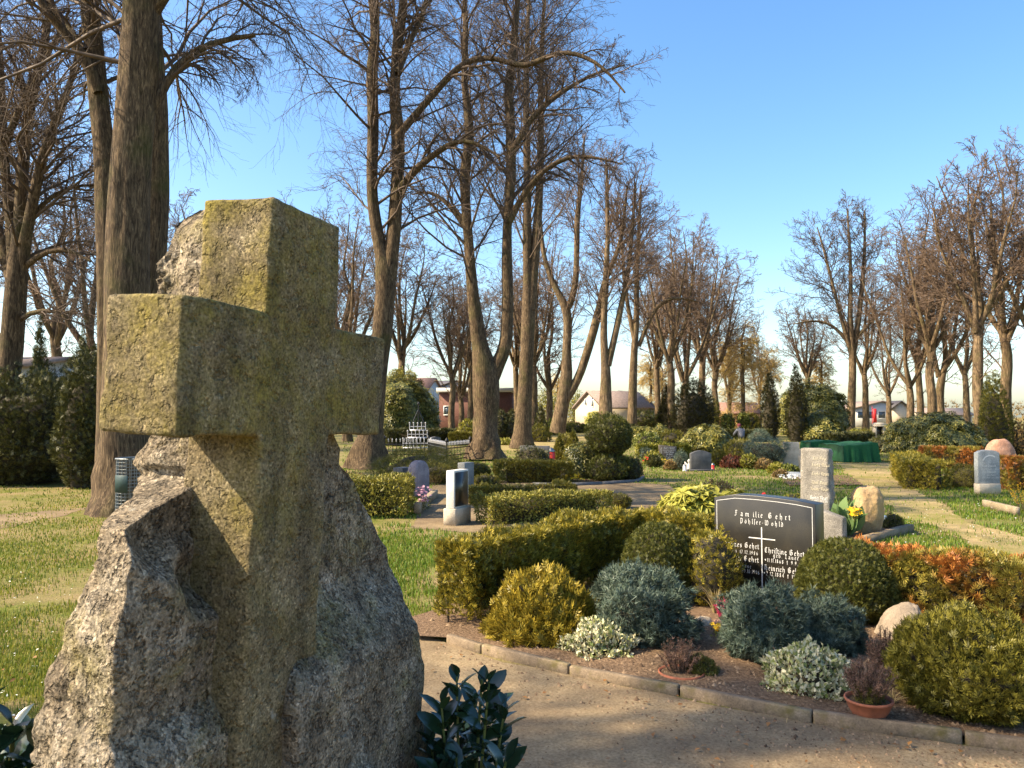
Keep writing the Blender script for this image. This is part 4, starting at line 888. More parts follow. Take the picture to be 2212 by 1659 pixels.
def blossoms(px, py, D, w, h, n, m, sz, label, name='flowers', cat='flowers', z0=None):
    c = AT(px, py, D); R, Hh = w / 2 * D / F, h * D / F; b = np.array([c[0], D, max(0, c[2] - Hh / 2)]); t = thing(name, label, cat, b)
    P = np.stack([rng.normal(0, R * .45, n), rng.normal(0, R * .45, n), Hh * rng.uniform(.35, 1, n)], 1)
    A = np.repeat(rng.normal(0, .3, (n, 3)) + np.array([0, -.4, .8]), 5, 0); ang = np.tile(np.arange(5) * 1.2566, n)
    u = nrm(np.cross(A, [1, .2, .1])); v = nrm(np.cross(A, u)); d = np.cos(ang)[:, None] * u + np.sin(ang)[:, None] * v + nrm(A) * .35
    V, Fa = scatter('wide', np.repeat(P, 5, 0), d, A, np.full(n * 5, sz)); mk('petals', V, Fa, M[m], t)
    k = n * 3; P2 = np.stack([rng.normal(0, R * .4, k), rng.normal(0, R * .4, k), Hh * .5 * rng.random(k)], 1)
    V, Fa = scatter('leaf', P2, rng.normal(0, .6, (k, 3)) + np.array([0, 0, .5]), rng.normal(0, 1, (k, 3)), np.full(k, sz * 1.3)); mk('leaves', V, Fa, M['boxgr'], t); return t
blossoms(1549, 1362, 6.05, 24, 24, 12, 'yellow', .024, 'yellow pansies glowing beside the blue juniper at the black gravestone')
def grass_tuft(px, by, w, ty, label, n=60, m='drygrass', name='grass_tuft', wid=.003, cat='plant', bend=.6):
    g = G(px, by); D = g[1]; R = w / 2 * D / F; Hh = AT(px, ty, D)[2]; k = 6; a = rng.random(n) * 6.28; tt = np.linspace(0, 1, k)
    L = Hh * rng.uniform(.7, 1.3, n); o = R * rng.uniform(.3, 1.2, n) * bend * 1.6
    P = np.stack([np.cos(a)[:, None] * o[:, None] * tt ** 1.8, np.sin(a)[:, None] * o[:, None] * tt ** 1.8, L[:, None] * (tt - .35 * bend * tt ** 2.5)], 2) + rng.normal(0, .006, (n, 1, 3))
    V, Fa = tubes(P, np.broadcast_to(wid * np.array([1, 1, .9, .8, .5, .15])[None], (n, k)), 3)
    return tag(mk(name, V, Fa, M[m], None, False, (g[0], D, 0.0)), label, cat)
grass_tuft(1545, 1335, 60, 1268, 'grey ornamental grass tuft in the shade below the black gravestone', 70, 'drygrass', wid=.0025)
grass_tuft(1690, 1330, 60, 1275, 'pale dry grass wisps before the inscription of the black gravestone', 22, 'drygrass', wid=.002)
grass_tuft(1925, 1535, 60, 1462, 'straw coloured grass hanging over the right side of the terracotta bowl', 40, 'drygrass', wid=.002, bend=1.0)
# rocks
def rock_at(c, dims, m, label, name='boulder', cat='boulder', seed=1, rz=0.0, rough=.18, flat=0.0, sub=5, tilt=0.0):
    bm = bmesh.new(); bmesh.ops.create_icosphere(bm, subdivisions=sub, radius=1.0)
    V = np.array([v.co[:] for v in bm.verts])
    rr = 1 + rough * fbm(V * 1.3, 2, seed) + rough * .3 * fbm(V * 4, 3, seed + 1) + .02 * fbm(V * 14, 2, seed + 2)
    V = V * rr[:, None]; V = np.sign(V) * np.abs(V) ** (1 - flat * .5); V *= np.array(dims)
    V[:, 0] += tilt * V[:, 2]
    for v, q in zip(bm.verts, V): v.co = q
    me = bpy.data.meshes.new(name); bm.to_mesh(me); bm.free(); me.materials.append(m); me.polygons.foreach_set('use_smooth', np.ones(len(me.polygons), bool))
    o = bpy.data.objects.new(name, me); COL.objects.link(o); o.location = [float(x) for x in c]; o.rotation_euler = (0, 0, rz); return tag(o, label, cat)
M['sandrock'] = stonemat('tan_sandstone', [(.24, .15, .07), (.38, .26, .13), (.5, .36, .2)], 60., .7, .015, fleck=.25, moss=((.3, .18, .06), (.42, .28, .11)), mosslev=.5, msc=4.0)
M['palerock'] = stonemat('pale_boulder', [(.26, .2, .14), (.36, .29, .2), (.46, .38, .28)], 90., .4, .008, fleck=.3)
M['redgran'] = stonemat('red_granite', [(.3, .15, .09), (.4, .21, .13), (.5, .29, .2)], 90., .6, .015, fleck=.5)
M['greygran'] = stonemat('grey_granite', [(.14, .125, .105), (.24, .215, .18), (.33, .3, .25)], 150., .6, .008, fleck=.85)
M['darkgran'] = stonemat('dark_grey_granite', [(.05, .05, .05), (.085, .085, .085), (.13, .125, .12)], 160., .3, .004, fleck=.5, rough=.6)
M['bedrock'] = stonemat('brown_fieldstone', [(.16, .12, .08), (.23, .18, .125), (.3, .24, .17)], 90., .4, .008, fleck=.3)
c = G(1952, 1400); rock_at((c[0] + .07, c[1] + .22, .04), (.17, .2, .25), M['bedrock'], 'smooth pale beige boulder between the reddish hedge and the big olive shrub', seed=5, rough=.1, tilt=.35)
for k, (x, y, w, s, lb) in enumerate(((1496, 1362, 34, 3, 'flat tan fieldstone, left one of the row of stones beside the yellow pansies'), (1524, 1366, 44, 4, 'rounded pale fieldstone in the middle of the row beside the yellow pansies'), (1556, 1366, 30, 6, 'pinkish fieldstone in the row, directly behind the yellow pansies'), (1690, 1400, 24, 7, 'pinkish fieldstone wedged between the two right junipers'))):
    c = G(x, y); w_ = w / 2 * c[1] / F; rock_at((c[0], c[1] + w_, .05), (w_, w_ * .8, w_ * .7), M['palerock'] if k != 2 else M['redgran'], lb, 'fieldstone', 'stone', s, .4 * k, .15, sub=3)
# laurel with real leaves
def tpl_big():
    rows = [(0, .02), (.12, .2), (.35, .46), (.6, .48), (.82, .32), (1.0, .02)]; V, Fa = [], []
    for t, w in rows:
        z = -.16 * t * t + .05 * t
        V += [(-w * .5, t, z + .16 * w), (0, t, z), (w * .5, t, z + .16 * w)]
    for i in range(len(rows) - 1):
        for j in (0, 1): Fa.append([i * 3 + j, i * 3 + j + 1, i * 3 + j + 4, i * 3 + j + 3])
    return np.array(V), np.array(Fa)
TPL['big'] = tpl_big()
def laurel(x, y, R, Hh, label, ns=9, leaf=.1, seed=1, lean=(0, 0)):
    r = np.random.default_rng(seed); t = thing('laurel_shrub', label, 'shrub', (x, y, 0)); k = 9; tt = np.linspace(0, 1, k)
    a = np.arange(ns) * 2.4 + r.random(ns); rr = np.sqrt((np.arange(ns) + .5) / ns) * R
    e = np.stack([np.cos(a) * rr + lean[0], np.sin(a) * rr + lean[1], Hh * (1 - .35 * (rr / R) ** 2) * r.uniform(.85, 1.03, ns)], 1); b = e * np.array([.3, .3, 0])
    P = b[:, None] + (e - b)[:, None] * tt[None, :, None]; P[:, :, 2] = e[:, 2:3] * tt ** .9
    V, Fa = tubes(P, np.broadcast_to(np.linspace(.009, .004, k)[None], (ns, k)), 6); mk('stems', V, Fa, M['laurelstem'], t)
    ps, ax, nn, sz = [], [], [], []
    for s in range(ns):
        q = 19
        for i in range(q):
            f = .22 + .78 * (i / (q - 1)) ** .8; x_ = f * (k - 1); j = min(k - 2, int(x_)); p = P[s, j] + (P[s, j + 1] - P[s, j]) * (x_ - j); T = nrm(P[s, min(k - 1, j + 1)] - P[s, j])
            ph = i * 2.2 + s; o = nrm(np.cross(T, [math.cos(ph), math.sin(ph), .2])); up = .25 + 1.1 * f ** 3
            d = o + T * up + r.normal(0, .15, 3); ps.append(p); ax.append(d); nn.append(T * 1.2 - o * .4 + r.normal(0, .15, 3)); sz.append(leaf * r.uniform(.75, 1.15) * (1 - .35 * (f > .95)))
    V, Fa = scatter('big', np.array(ps), np.array(ax), np.array(nn), np.array(sz)); mk('leaves', V, Fa, M['laurel'], t, True); return t
M['laurelstem'] = plain('green_stem', (.14, .15, .03), .6, var=.3, sc=40)
c = AT(985, 900, 2.95); laurel(c[0] + .03, c[1], .19, .84, 'glossy dark green laurel shrub at the right foot of the stone cross boulder', 13, .12, 3, (.03, 0))
c = AT(10, 900, 2.3); laurel(c[0], c[1], .2, 1.0, 'glossy laurel shrub at the left foot of the stone cross boulder', 13, .14, 8)
# ------------------------------------------------------------------ other graves, hedges and shrubs
def stone(xl, xr, by, ty, label, m, yaw, t=.14, top='arch', rise=.06, basem=None, basew=1.15, baseh=.12, name='gravestone', taper=0.0, wmin=.3, bev=.01):
    b = G(xl, by)[:2]; ya = math.radians(yaw); s = Slab(b, ya); s.w = max(wmin, s.loc(xr, by - 20)[0]) if abs(yaw) < 58 else wmin
    z1 = s.loc((xl + xr) / 2, ty)[1] if abs(yaw) < 58 else AT(xl, ty, b[1])[2]; s.h = z1; z0 = baseh if basem else 0
    th = thing(name, label, 'gravestone', (b[0], b[1], 0), ya); s.t = th; w = s.w
    if top == 'arch': p = [(x * w, z1 - rise + rise * math.sin(math.pi * x)) for x in np.linspace(1, 0, 9)]
    elif top == 'round': p = [(w / 2 + w / 2 * math.cos(q), z1 - w / 2 + w / 2 * math.sin(q)) for q in np.linspace(0, math.pi, 13)]
    elif top == 'slant': p = [(w, z1 - rise), (0, z1)]
    elif top == 'slantl': p = [(w, z1), (0, z1 - rise)]
    elif top == 'peak': p = [(w, z1 - rise), (w * .5, z1), (0, z1 - rise)]
    elif top == 'should': p = [(w, z1 - rise), (w * .93, z1 - rise * .85)] + [(w * x, z1 - rise * .8 * (2 * x - 1) ** 2) for x in np.linspace(.85, .15, 7)] + [(w * .07, z1 - rise * .85), (0, z1 - rise)]
    else: p = [(w, z1), (0, z1)]
    p = [(x + taper * (z1 - z) * (1 if x > w / 2 else -1) * 0, z) for x, z in p]
    mb = MB(); mb.prism([(0 + taper, z0), (w - taper, z0)] + p, t); bevel(mb.build('slab', m, th), bev, 2)
    if basem: mb = MB(); mb.box((w / 2, t / 2, 0), (w * basew, t * 1.5, z0), 0, 1, .01); mb.build('plinth', basem, th)
    return s
def legend(s, lines, m='lettering', xy=True):
    mb = MB()
    for txt, fx0, fx1, fz, cap in lines: strokes(mb, txt, fx0 * s.w, fz * s.h, cap, -.003, (fx1 - fx0) * s.w / text_width(txt, cap), 1.3)
    mb.build('inscription', M[m], s.t)
M['whitest'] = stonemat('white_marble', [(.5, .47, .42), (.62, .59, .53), (.72, .69, .63)], 40., .15, .003, fleck=.12)
M['cream'] = stonemat('cream_limestone', [(.38, .32, .24), (.48, .41, .31), (.56, .49, .38)], 60., .25, .004, fleck=.2)
M['greyst'] = stonemat('smooth_grey_stone', [(.12, .125, .125), (.17, .175, .17), (.22, .225, .22)], 160., .2, .003, fleck=.35, rough=.6)
M['ltgrey'] = stonemat('light_grey_granite', [(.2, .215, .22), (.28, .3, .3), (.37, .39, .39)], 120., .25, .003, fleck=.6)
M['purple'] = stonemat('violet_grey_stone', [(.16, .13, .14), (.23, .19, .2), (.3, .26, .26)], 90., .4, .006, fleck=.4)
M['brownst'] = stonemat('brown_granite', [(.06, .048, .036), (.095, .078, .06), (.13, .11, .085)], 160., .2, .003, fleck=.4, rough=.6)
M['slate'] = plain('dark_slate', (.09, .09, .095), .6, var=.3, sc=20)
# rough grey pillar with several names
b = G(1728, 1152)[:2]; s = Slab(b, math.radians(-36)); s.w = s.loc(1795, 1080)[0]; s.h = s.loc(1765, 969)[1]; w, z1 = s.w, s.h
th = thing('gravestone', 'tall rough grey granite gravestone with a column of pale blackletter names', 'gravestone', (b[0], b[1], 0), math.radians(-36)); s.t = th
nx, nz_ = 14, 34; mb = MB(); pf = lambda fx, fz: (fx * w * (1 - .13 * fz) + .07 * w * fz, fz * (z1 - .012 * (fx > .8)))
P = []
for fz in np.linspace(0, 1, nz_):
    for k in range(4):
        for f in np.linspace(0, 1, 9)[:-1]:
            fx, fy = [(f, 0), (1, f), (1 - f, 1), (0, 1 - f)][k]; x, z = pf(fx, fz); P.append((x, fy * .24, z, 0 if k == 0 else 1))
P = np.array(P); q3 = P[:, :3].copy(); ins_ = np.where(P[:, 3] > 0, .022, .004); q3 += np.stack([fbm(q3 * 14, 3, 80 + i) for i in range(3)], 1) * ins_[:, None] * np.array([1, 1, .5]); q3[:, 1] = np.where(P[:, 3] == 0, P[:, 1] + .0012 * fbm(q3 * 30, 2, 5), q3[:, 1])
i = np.arange(nz_ - 1)[:, None] * 32; j = np.arange(32)[None]
Fa = np.stack(np.broadcast_arrays(i + j, i + (j + 1) % 32, i + 32 + (j + 1) % 32, i + 32 + j), -1).reshape(-1, 4)
cp_ = q3[-32:].mean(0) + np.array([0, 0, .01]); cap = np.array([[(nz_ - 1) * 32 + k, (nz_ - 1) * 32 + (k + 1) % 32, nz_ * 32] for k in range(32)])
mk('slab', np.concatenate([q3, cp_[None]]), [Fa, cap], M['greygran'], th)
T7 = lambda x, y: ((3020 + x * .3152) / 1.794, (1680 + y * .3152) / 1.794)
for m_, rows in (('goldletter', (('Karl Meyer', (415, 325), (595, 325), .05), ('~ ~ ~ ~ ~', (410, 360), (600, 360), .03), ('Frieda Meyer', (400, 405), (620, 408), .05), ('~ ~ ~ ~ ~', (400, 440), (600, 440), .03), ('Frieda Meyer', (400, 512), (610, 516), .05), ('~ ~ ~ ~ ~', (400, 550), (600, 550), .03), ('Adolf Meyer', (400, 622), (595, 626), .05), ('~ ~ ~ ~', (400, 652), (590, 652), .03), ('Renate Meyer', (388, 698), (606, 704), .05), ('~ ~ ~ ~ ~', (388, 760), (600, 764), .03))),
                 ('lettering', (('Gunter Meyer', (380, 805), (597, 816), .055), ('*23.4.1932 |14.11.2013', (384, 840), (600, 850), .036)))):
    mb = MB()
    for tx, p0, p1, cp__ in rows: s.text(mb, tx, T7(*p0), T7(*p1), cp__, -.006)
    mb.build('inscription', M[m_], th)
s2 = stone(1762, 1822, 1168, 1100, 'low rough hewn grey stone with rounded shoulder beside the tall granite pillar', M['greygran'], -36, .22, 'slant', .12, bev=.03)
c = G(1880, 1158); rock_at((c[0], c[1] + .12, .33), (.235, .2, .4), M['sandrock'], 'upright tan sandstone boulder with a slanting top, right of the grey pillar', seed=14, rough=.12, flat=.25, tilt=.06)
mb = MB(); pa, pb, pc = G(1800, 1182)[:2], G(1838, 1184)[:2], G(1966, 1148)[:2]
for a, e in ((pa, pb), (pb, pc)):
    d = e - a; L = np.linalg.norm(d); mb.box(((a + e)[0] / 2, (a + e)[1] / 2, -.02), (L + .04, .1, .13 if e is pc else .125), math.atan2(d[1], d[0]))
tag(mb.build('grave_border', M['kerb']), 'stone border corner in front of the tan sandstone boulder', 'grave border')
def tulips(px, by, w, ty, label, n=14):
    g = G(px, by); D = g[1]; Hh = AT(px, ty, D)[2]; r = np.random.default_rng(5); P = np.concatenate([r.normal(0, w / 8 * D / F, (n, 2)), np.full((n, 1), .04)], 1); A = np.concatenate([r.normal(0, .45, (n, 2)), np.full((n, 1), 1.0)], 1)
    t = thing('tulip_plant', label, 'plant', g); V, Fa = scatter('big', P, A, r.normal(0, 1, (n, 3)), Hh * r.uniform(.7, 1.05, n)); mk('leaves', V, Fa, M['tulip'], t, True); return t
tulips(1832, 1162, 44, 1078, 'broad green tulip leaves between the grey pillar and the tan boulder')
blossoms(1845, 1110, 11.1, 26, 26, 22, 'yellow', .04, 'yellow primroses at the foot of the tan boulder', z0=0)
shrub(1926, 1150, 46, 1108, 'thuja', 'small dark evergreen behind the tan sandstone boulder', prof='mound', amp=.2)
def lantern(px, by, ty, label, m, D=None):
    g = G(px, by); D = g[1]; h = AT(px, ty, D)[2]; r = h * .3; t = thing('grave_light', label, 'grave light', g); mb = MB()
    mb.lathe([(r * .02, 0), (r, 0), (r, h * .08), (r * .85, h * .12), (r * .85, h * .68), (r * .7, h * .74)], n=14); mb.build('glass', m, t, True)
    mb = MB(); mb.lathe([(r * .8, h * .74), (r * .85, h * .78), (r * .3, h * .95), (r * .02, h)], n=14); mb.build('lid', M['metal'], t, True); return t
M['metal'] = plain('grey_metal', (.3, .3, .3), .4, 1.0, .15, 30, 0); M['redglass'] = plain('red_glass', (.6, .03, .02), .2, var=.15, bmp=0); M['paleglass'] = plain('pale_glass', (.5, .52, .52), .15, var=.1, bmp=0); M['blueplas'] = plain('blue_grey_plastic', (.14, .2, .28), .35, var=.2, bmp=0)
M['iron'] = plain('black_iron', (.015, .015, .017), .45, .3, .4, 60, .1); M['ironw'] = plain('silver_iron', (.4, .4, .43), .4, .2, .2, 60, 0)
lantern(1813, 1163, 1134, 'small clear glass grave light in front of the tulip leaves', M['paleglass'])
rock_at((G(1912, 1143)[0], G(1912, 1143)[1], .1), (.1, .07, .12), M['blueplas'], 'blue grey vase lying behind the tan sandstone boulder', 'vase', 'vase', 3, 1.0, .05, sub=3)
shrub(1712, 1095, 62, 1067, 'lime', 'clipped yellow edging shrub behind the black gravestone', prof='mound', amp=.08, depth=.08)
blossoms(1648, 1072, 11.5, 10, 16, 3, 'redf', .03, 'single red flower rising behind the black gravestone')
shrub(1500, 1148, 150, 1048, 'rhodoy', 'yellow green rhododendron with drooping leaves left of the black gravestone', name='rhododendron', amp=.25, n=900, size=.21, core=.55, stems=8, prof='dome')
shrub(1590, 1100, 44, 1052, 'rhodoy', 'upright pale rhododendron shoots left behind the black gravestone', name='rhododendron', amp=.3, n=130, size=.2, core=0, stems=5)
shrub(1545, 1085, 90, 1040, 'brown', 'twiggy brownish shrub behind the yellow green rhododendron', amp=.3, n=800, core=.4, stems=8)
# left middle ground
g0, g1 = G(700, 1120)[:2], G(893, 1121)[:2]
hedge([g0 + V2(0, .35), g1 + V2(-.1, .35)], .75, .68, 'mix', 'glossy yellow green clipped hedge right behind the stone cross', amp=.07, bare=.08, stems=16, n=9000, size=.06)
shrub(700, 1062, 260, 1020, 'brown', 'low brownish twiggy hedge behind the glossy clipped hedge', prof='mound', amp=.2, n=1800)
st = stone(870, 896, 1072, 1011, 'small dark stone with a slanted lit top above the glossy clipped hedge', M['darkgran'], 65, .26, 'flat', wmin=.4)
st = stone(898, 926, 1076, 996, 'violet grey gravestone with rounded top seen edge on', M['purple'], 66, .24, 'round', wmin=.62, bev=.05)
st = stone(981, 998, 1136, 1017, 'white marble gravestone with a black polished front seen from its bright side', M['whitest'], 66, .15, 'flat', wmin=.5, basem=M['cream'], baseh=.27, basew=1.1)
mb = MB(); mb.prism([(.03, .3), (.47, .3), (.47, st.h - .03), (.03, st.h - .03)], .006, y0=-.006); mb.build('polished_front', M['blackgr'], st.t)
st = stone(1004, 1018, 1062, 1000, 'slim grey gravestone behind the white marble gravestone', M['greyst'], 62, .2, 'flat', wmin=.42)
M['concrete'] = stonemat('mossy_concrete', [(.2, .15, .09), (.3, .23, .14), (.38, .3, .2)], 60., .4, .008, fleck=.3)
for (xa, ya, xb, yb, hh, lb) in ((900, 1112, 921, 1096, .2, 'short concrete border block at the end of the glossy clipped hedge'), (920, 1090, 940, 1074, .16, 'concrete border block behind the violet grey gravestone')):
    a, e = G(xa, ya)[:2], G(xb, yb)[:2]; d = e - a; mb = MB(); mb.box((0, 0, 0), (np.linalg.norm(d), .12, hh), 0, 1, .01); o = tag(mb.build('border_block', M['concrete'], None, False, ((a + e)[0] / 2, (a + e)[1] / 2, 0)), lb, 'border block'); o.rotation_euler = (0, 0, math.atan2(d[1], d[0]))
blossoms(914, 1076, 14.6, 36, 48, 60, 'palepink', .035, 'pale pink heather flowers at the foot of the violet grey gravestone')
shrub(905, 1035, 220, 962, 'juni', 'wide low olive juniper behind the violet grey gravestone', name='juniper', prof='mound', amp=.3, n=3800, core=.6)
shrub(950, 1048, 110, 992, 'juni', 'dark spreading juniper right behind the violet grey gravestone', name='juniper', prof='vase', amp=.35, n=1400, core=.6)
heather(937, 1052, 40, 1015, 'bare pale twigs of a small shrub beside the violet grey gravestone', 10, 'brown', 0, 'bare_shrub'); heather(868, 1040, 60, 985, 'leafless budding rose twigs above the glossy clipped hedge', 12, 'lime', 0, 'rose_bush')
hc = [G(1040, 1138)[:2] + V2(0, .3), G(1322, 1116)[:2] + V2(-.15, .1)]
hedge(hc, .62, .46, 'mix', 'low clipped hedge with a bright sunlit left end, right of the white gravestone', amp=.08, n=10000, size=.055)
hedge([G(1010, 1092)[:2] + V2(0, .2), G(1240, 1084)[:2] + V2(0, .3)], .55, .36, 'olive', 'low dark clipped hedge just behind the sunlit one', amp=.07, n=6000, size=.07)
shrub(1175, 1088, 90, 1052, 'brown', 'brown dead patch of shrub before the low dark hedge', amp=.25, n=700, core=.4)
hedge([G(1068, 1044)[:2] + V2(0, .3), G(1235, 1043)[:2] + V2(0, .3)], .7, .58, 'olive', 'bronze green clipped hedge along the bare earth path', amp=.08, n=6000, size=.09)
shrub(1050, 1058, 62, 1024, 'gconif', 'small golden ball shrub right of the slim grey gravestone', prof='ball', amp=.08); shrub(1032, 1036, 60, 998, 'gconif', 'second golden ball shrub behind the first, beside the slim grey gravestone', prof='ball', amp=.1)
shrub(1338, 1100, 50, 1065, 'olive', 'rounded shrub end of the low hedges at the sandy path', amp=.1, n=700)
# the bed with the ball on a stem
t = shrub(1316, 1042, 104, 975, 'thuja', 'broad shrub base of the tall dark topiary', amp=.2, n=3000, stems=6)
g = G(1316, 1042); D = g[1] + .5; cx_ = AT(1316, 900, D)[0]
tp = shrub_at(cx_, D, .66, 1.28, 'green', 'tall dark green topiary ball standing on its stem over the flower bed', 'topiary', 'topiary', 'ball', n=5000, amp=.1, z=AT(1316, 992, D)[2])
mb = MB(); zz = AT(1316, 992, D)[2]; mb.tube([(0, 0, -zz), (.03, .02, -zz * .5), (0, 0, .3)], [.07, .06, .05], 8); mb.build('stem', M['stem'], tp)
shrub(1362, 1040, 52, 985, 'yew', 'dark clipped yew right of the topiary stem', prof='dome', amp=.08, size=.09)
shrub(1262, 1036, 84, 955, 'rhodo', 'leafy rhododendron with pale buds left of the dark topiary', name='rhododendron', amp=.25, n=900, size=.13, core=.6, stems=5)
shrub(1208, 1002, 44, 938, 'gconif', 'left one of the two golden dwarf spruces by the topiary', name='dwarf_spruce', prof='cone', amp=.08, n=1600); shrub(1238, 1004, 60, 926, 'gconif', 'taller golden dwarf spruce touching the topiary', name='dwarf_spruce', prof='cone', amp=.08, n=2000)
st = stone(1123, 1186, 1012, 963, 'wide dark low gravestone behind a blue green bush', M['darkgran'], -12, .16, 'flat')
shrub(1152, 1016, 76, 962, 'yew', 'dark blue green bush growing in front of the wide low gravestone', amp=.3, size=.1)
lantern(1190, 1004, 966, 'red grave light beside the wide low gravestone', M['redglass'])
pot(1172, 1038, 30, 13, 'terracotta pot at the left end of the topiary bed', z=.02); pot(1336, 1037, 26, 22, 'terracotta pot in front of the dark topiary', z=.02)
mb = MB(); pts = [G(*p) for p in ((1152, 1049), (1220, 1050), (1300, 1047), (1375, 1042), (1390, 1034))]
for a, e in zip(pts[:-1], pts[1:]):
    d = (e - a)[:2]; mb.box(((a + e)[0] / 2, (a + e)[1] / 2, -.02), (np.linalg.norm(d) + .02, .06, .1), math.atan2(d[1], d[0]))
tag(mb.build('bed_edging', M['slate']), 'dark slate edging curving along the topiary bed', 'bed edging')
blossoms(1240, 1034, 21.4, 70, 16, 24, 'yellow', .05, 'orange yellow pansies low in the topiary bed'); shrub(1205, 1042, 60, 1030, 'brown', 'low brown ground cover in the topiary bed', prof='mound', amp=.3, n=500)
# centre right graves
st = stone(1424, 1462, 1003, 961, 'brown gravestone with white names and a carved spray on a pale base', M['brownst'], 2, .14, 'slant', .06, basem=M['cream'], baseh=.18, basew=.9, taper=.03)
legend(st, [('Karl FiScher', .27, .88, .80, .07), ('*12.3.1910 |3.4.1975', .2, .93, .69, .05), ('Ella FiScher', .3, .86, .58, .07), ('geb. Groth', .4, .76, .48, .055), ('*2.1.1915 |9.10.2003', .2, .93, .38, .05), ('TorSten', .36, .68, .28, .065)])
mb = MB(); strip(mb, [(.1 * st.w, .45 * st.h), (.12 * st.w, .62 * st.h), (.1 * st.w, .78 * st.h), (.16 * st.w, .86 * st.h)], .035); mb.build('carved_spray', M['cream'], st.t)
blossoms(1440, 1000, 28.5, 40, 14, 34, 'yellow', .06, 'bright yellow flowers before the brown gravestone'); blossoms(1400, 1000, 29, 16, 18, 10, 'redf', .05, 'red flowers left of the brown gravestone')
st = stone(1493, 1537, 1018, 973, 'plain dark grey gravestone with one rounded shoulder alone in the lawn', M['darkgran'], 6, .16, 'arch', .1, basem=M['slate'], baseh=.06, basew=1.25)
st2 = thing('angel_figure', 'small white angel figure left of the plain grey gravestone', 'figurine', G(1489, 1017)); mb = MB(); mb.lathe([(.01, 0), (.1, 0), (.08, .12), (.05, .22), (.03, .25), (.055, .29), (.055, .34), (.01, .38)], n=12); mb.build('body', M['whitest'], st2, True)
mb = MB(); mb.prism([(0, .18), (.14, .3), (.13, .15), (.03, .08)], .02, (0, .04, 0)); mb.prism([(0, .18), (-.03, .08), (-.13, .15), (-.14, .3)], .02, (0, .04, 0)); mb.build('wings', M['whitest'], st2)
lantern(1479, 1018, 1002, 'grey metal grave light beside the white angel figure', M['paleglass']); lantern(1540, 1016, 1000, 'red grave light right of the plain grey gravestone', M['redglass'])
hedge([G(1380, 990)[:2] + V2(0, .5), G(1495, 990)[:2] + V2(0, .5)], .6, .55, 'lime', 'long low yellow green hedge behind the brown gravestone', amp=.08, n=3500)
